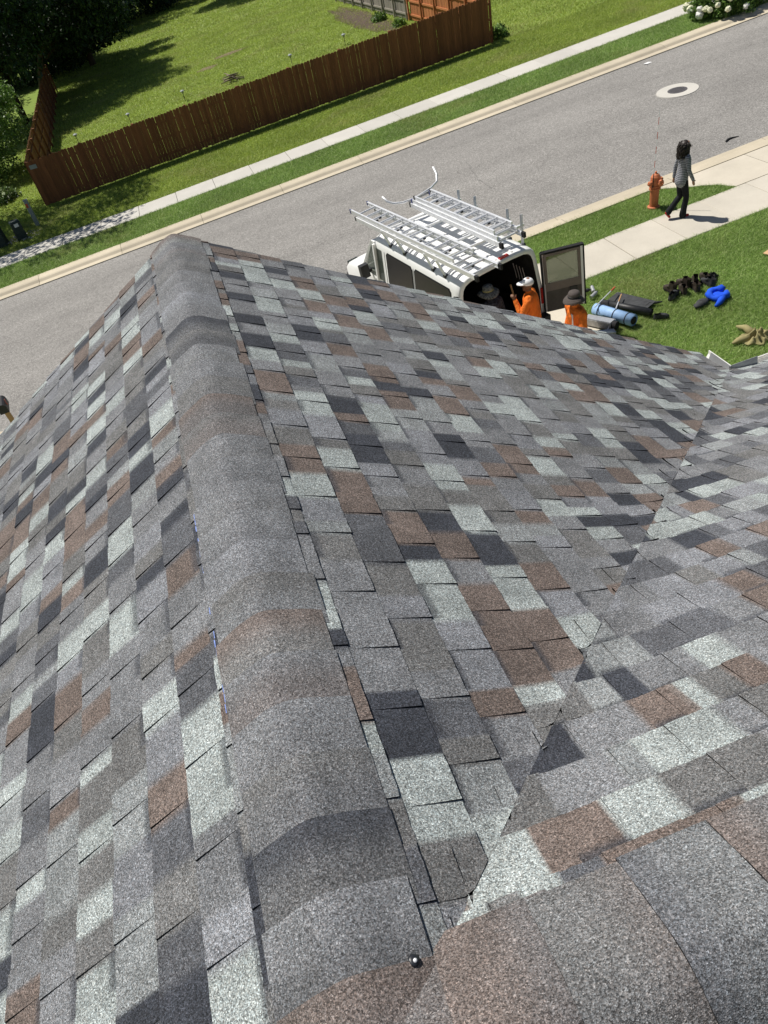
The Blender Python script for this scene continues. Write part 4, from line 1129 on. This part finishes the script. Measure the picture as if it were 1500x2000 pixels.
w2, hc = worker('roofer in orange shirt and grey brimmed hat by the open van door', (5.66, 10.26, wz(5.66)), 96, 'orange', 'jeans', 'skindark', (((-.31, .14, 1.18), (-.20, .42, 1.10), (.2, 1, -.1)), ((.33, -.04, 1.17), (.27, .10, .93), (0, .6, -1))), .06)
bucket(w2, hc, 'hatgrey', .19)
MB().bar((-.07, .190, 1.42), (-.045, .155, 1.08), .045, .012, (0, 1, 0)).build('reflective_stripe', M['stripe'], w2)
w3, hc = worker('worker in a dark hat and dark plaid shirt in the van shadow', (4.56, 11.52, wz(4.56)-.04), 20, 'darkplaid', 'jeans', 'skindark', (((-.32, .10, 1.18), (-.2, .38, 1.12), (.1, 1, 0)), ((.32, .10, 1.18), (.2, .38, 1.12), (-.1, 1, 0))), .06)
bucket(w3, hc, 'hatdark', .21, 'khaki')

# ================================================================ things on the lawn
def put(o, x, y, z=0, rz=0, label=None, cat=None, group=None):
    o.location = (x, y, gz(x)+z); o.rotation_euler = (0, TILT, R(rz)); tag(o, label, cat, group); return o
def roll(name, mat, r0, L, turns=2.2, straps=(), core='black'):
    root = empty(name); V = []; F = []; n = 44
    for i in range(n+1):
        t = i/n; a = t*turns*2*math.pi; r_ = r0*(.42+.58*t)
        for s in (-L/2, L/2): V.append((s, math.cos(a)*r_, r0+math.sin(a)*r_))
    for i in range(n): F.append((2*i, 2*i+1, 2*i+3, 2*i+2))
    mesh_obj('sheet', V, F, M[mat], root, True)
    MB().tube([(-L/2+.01, 0, r0), (L/2-.01, 0, r0)], r0*.955, 22).build('core', M[mat], root, True)
    MB().tube([(-L/2-.006, 0, r0), (L/2+.006, 0, r0)], r0*.62, 18).build('hollow', M['rubber'], root, True)
    for s in straps: MB().tube([(s-.008, 0, r0), (s+.008, 0, r0)], r0*1.03, 24).build('strap', M['black'], root, True)
    return root
put(roll('blue_roll', 'blue', .125, 1.0, straps=(-.34, .05, .36)), 7.17, 11.56, .0, -72, 'light blue wrapped roll bound with black straps on the lawn', 'roll')
put(roll('black_roll', 'blackroll', .075, 1.18), 7.53, 11.72, .0, -64, 'thin black roll of roofing felt beside the blue roll', 'roll')
o = MB().box((0, 0, .03), (.95, .36, .012), (R(6), 0, 0)).build('felt_sheet', M['felt']); put(o, 7.76, 11.90, .02, -69, 'dark grey flat sheet lying behind the black roll', 'sheet')
mb_ = empty('metal_case'); MB().box((0, 0, .09), (.62, .20, .13)).build('body', M['steel'], mb_); MB().box((0, 0, .165), (.60, .17, .02)).build('lid', M['galv'], mb_); MB().tube([(.31, 0, .09), (.40, 0, .09)], .085, 14).build('wheel', M['rubber'], mb_)
put(mb_, 6.84, 11.55, 0, -62, 'dull metal tool case at the end of the blue roll', 'tool case')
def broom(name, label, a, b, tip, head_mat):
    root = empty(name); a = Vector(a); b = Vector(b); d_ = (b-a).normalized()
    root.location = a; MB().tube([(0, 0, 0), (b-a)*.82], .012, 8).build('handle', M['alu'], root)
    MB().tube([(b-a)*.80, (b-a)], .015, 8).build('grip', M[tip], root)
    if head_mat:
        MB().box((0, 0, 0), (.34, .15, .07), (0, .1, R(-12))).build('head', M[head_mat], root)
        MB().box((0, 0, -.05), (.32, .13, .05), (0, .1, R(-12))).build('bristles', M['black'], root)
    return tag(root, label, 'broom')
broom('push_broom', 'broom with a pale metal head lying across the blue roll', (6.74, 11.12, gz(6.74)+.09), (7.66, 12.10, gz(7.6)+.16), 'woodhandle', 'galv')
br = broom('magnet_sweeper', 'thin pole with a red grip leaning over the blue roll', (6.9, 11.85, gz(6.9)+.27), (7.66, 12.36, gz(7.6)+.22), 'redtip', None)
bt = None
for i, (x, y, a, lb) in enumerate(((7.32, 12.62, 30, 'silver drink can lying beside the open van door'), (7.42, 12.85, 70, 'silver and black bottle lying farthest from the blue roll'), (7.25, 12.9, -20, 'dark bottle lying behind the open van door'))):
    rt = empty('bottle'); MB().tube([(-.12, 0, .045), (.08, 0, .045), (.12, 0, .045)], [.042, .042, .022], 14).build('body', M['galv' if i < 2 else 'black'], rt, False)
    MB().tube([(.115, 0, .045), (.15, 0, .045)], .02, 10).build('cap', M['black'], rt); put(rt, x, y, .02, a, lb, 'bottle', 'bottles by the van door')
def shoe(label, x, y, rz, mat='boot', tall=.10, z=0, name='shoe', s=1.0):
    root = empty(name); L = .29*s
    sole = [(-.14, -.035), (-.08, -.042), (.0, -.036), (.08, -.05), (.13, -.035), (.15, 0), (.13, .035), (.08, .05), (0, .036), (-.08, .042), (-.14, .035), (-.15, 0)]
    n = len(sole); V = [(x_*s, y_*s, z_) for z_ in (0, .028) for x_, y_ in sole]
    mesh_obj('sole', V, [tuple(range(n))[::-1], tuple(range(n, 2*n))]+[(i, (i+1) % n, (i+1) % n+n, i+n) for i in range(n)], M['rubber'], root)
    up = MB(); secs = [(1.0, 0, .028), (.98, 0, .055), (.80, -.02, .085), (.55, -.055, .10), (.50, -.07, tall+.02)]
    V = []; F = []
    for q, off, z_ in secs:
        for x_, y_ in sole: V.append(((x_*q+off)*s, y_*s*(.96 if q > .9 else .86), z_*s))
    for j in range(len(secs)-1):
        for i in range(n): F.append((j*n+i, j*n+(i+1) % n, (j+1)*n+(i+1) % n, (j+1)*n+i))
    mesh_obj('upper', V, F, M[mat], root, True)
    MB().box((.035*s, 0, .087*s), (.10*s, .045, .012), (0, R(24), 0)).build('tongue', M['felt'], root)
    return put(root, x, y, z, rz, label, 'shoe')
shoe('single dark shoe at the tip of the black roll', 7.90, 11.02, -28, 'felt', .08)
st = MB().tube([(-.18, .05, .03), (-.06, .09, .04), (.04, .02, .03), (.16, -.06, .03)], [.02, .03, .03, .015], 8).build('glove', M['felt'], None, True)
put(st, 8.04, 11.5, .02, 10, 'crumpled dark glove on the lawn beside the black roll', 'glove')
SH = [(8.55, 11.95, 95, 'boot', .17, 'tall brown boot standing at the back corner of the shoe pile'), (8.50, 11.62, 30, 'felt', .09, 'dark shoe lying at the front corner of the shoe pile'), (8.72, 11.72, 70, 'boot', .12, 'brown boot beside the front corner shoe of the pile'), (8.84, 11.98, 100, 'boot', .15, 'scuffed boot at the back of the shoe pile'),
      (8.92, 11.62, 80, 'boot', .13, 'brown boot in the middle of the shoe pile front'), (9.05, 11.90, 60, 'boot', .14, 'boot leaning in the middle of the shoe pile back'), (9.17, 11.58, 100, 'felt', .12, 'dark shoe nearest the blue cloth'), (9.22, 11.86, 75, 'boot', .12, 'boot at the back of the pile toward the black bag')]
for x, y, a, mt, tl, lb in SH: shoe(lb, 8.52+(x-8.5)*1.12, 11.52+(y-11.6)*.72, a, mt, tl, .01, s=1.22)
def cloth(name, label, mat, x, y, rx, ry, hh, seed, rz=0, folds=6):
    r = random.Random(seed); n, k = 56, 16; V = []; F = []; ph = [r.uniform(0, 6.28) for _ in range(8)]
    V.append((0, 0, hh*.7))
    for j in range(1, k+1):
        q = j/k
        for i in range(n):
            a = 2*math.pi*i/n; rad = 1+.22*math.sin(2*a+ph[0])+.16*math.sin(3*a+ph[1])+.08*math.sin(7*a+ph[2])
            fold = math.sin(folds*a+ph[3]+3.0*q)*.5+.5*math.sin((folds+5)*a*.5*2+ph[4]-5*q)
            z_ = hh*(1-q**2.2)*(.55+.45*fold)+hh*.25*math.sin(9*q+ph[5]+2*a)*(1-q)+.012+.018*max(0, fold)*(q > .8)
            V.append((math.cos(a)*rx*q*rad, math.sin(a)*ry*q*rad, max(.006, z_)))
    for i in range(n): F.append((0, 1+i, 1+(i+1) % n))
    for j in range(k-1):
        for i in range(n): a = 1+j*n+i; b = 1+j*n+(i+1) % n; F.append((a, a+n, b+n, b))
    b0 = len(V); V.append((0, 0, 0)); F += [(b0, 1+(k-1)*n+(i+1) % n, 1+(k-1)*n+i) for i in range(n)]
    return put(mesh_obj(name, V, F, M[mat], None, True), x, y, .0, rz, label, 'clothing')
cloth('black_bag', 'shiny black bag at the end of the shoe pile', 'rubber', 9.42, 11.62, .20, .15, .16, 2)
bt_ = empty('blue_jacket')
MB().tube([(math.cos(t*.42)*.17, math.sin(t*.42)*.17, .07+.02*math.sin(t*1.3)) for t in range(15)], [.06+.02*math.sin(i*2.2) for i in range(15)], 12).build('hood_roll', M['royal'], bt_, True)
MB().tube([(-.05, -.16, .06), (-.18, -.22, .05), (-.32, -.25, .035)], [.075, .06, .03], 10).build('sleeve', M['royal'], bt_, True)
MB().blob((0, -.03, .03), (.17, .17, .035), 14, 7, None, .08).build('torso', M['royal'], bt_, True)
put(bt_, 9.12, 10.98, .01, 12, 'bright royal blue jacket bunched on the lawn', 'clothing')
o = MB().blob((0, 0, .05), (.19, .09, .06), 14, 8, None, .14).build('dark_sweater', M['felt'], None, True); put(o, 8.72, 10.93, .0, 15, 'dark crumpled sweater tucked beside the blue jacket', 'clothing')
cl = cloth('khaki_jacket', 'khaki green jacket lying crumpled on the lawn near the gutter', 'khaki', 8.74, 9.36, .23, .25, .20, 7, 20, 5)
o = MB().tube([(.06, .12, .05), (.14, .30, .06), (.13, .47, .035)], [.085, .06, .02], 10).tube([(-.1, .08, .05), (-.26, .18, .05), (-.36, .22, .03)], [.08, .06, .025], 10).build('sleeve', M['khaki'], cl, True)
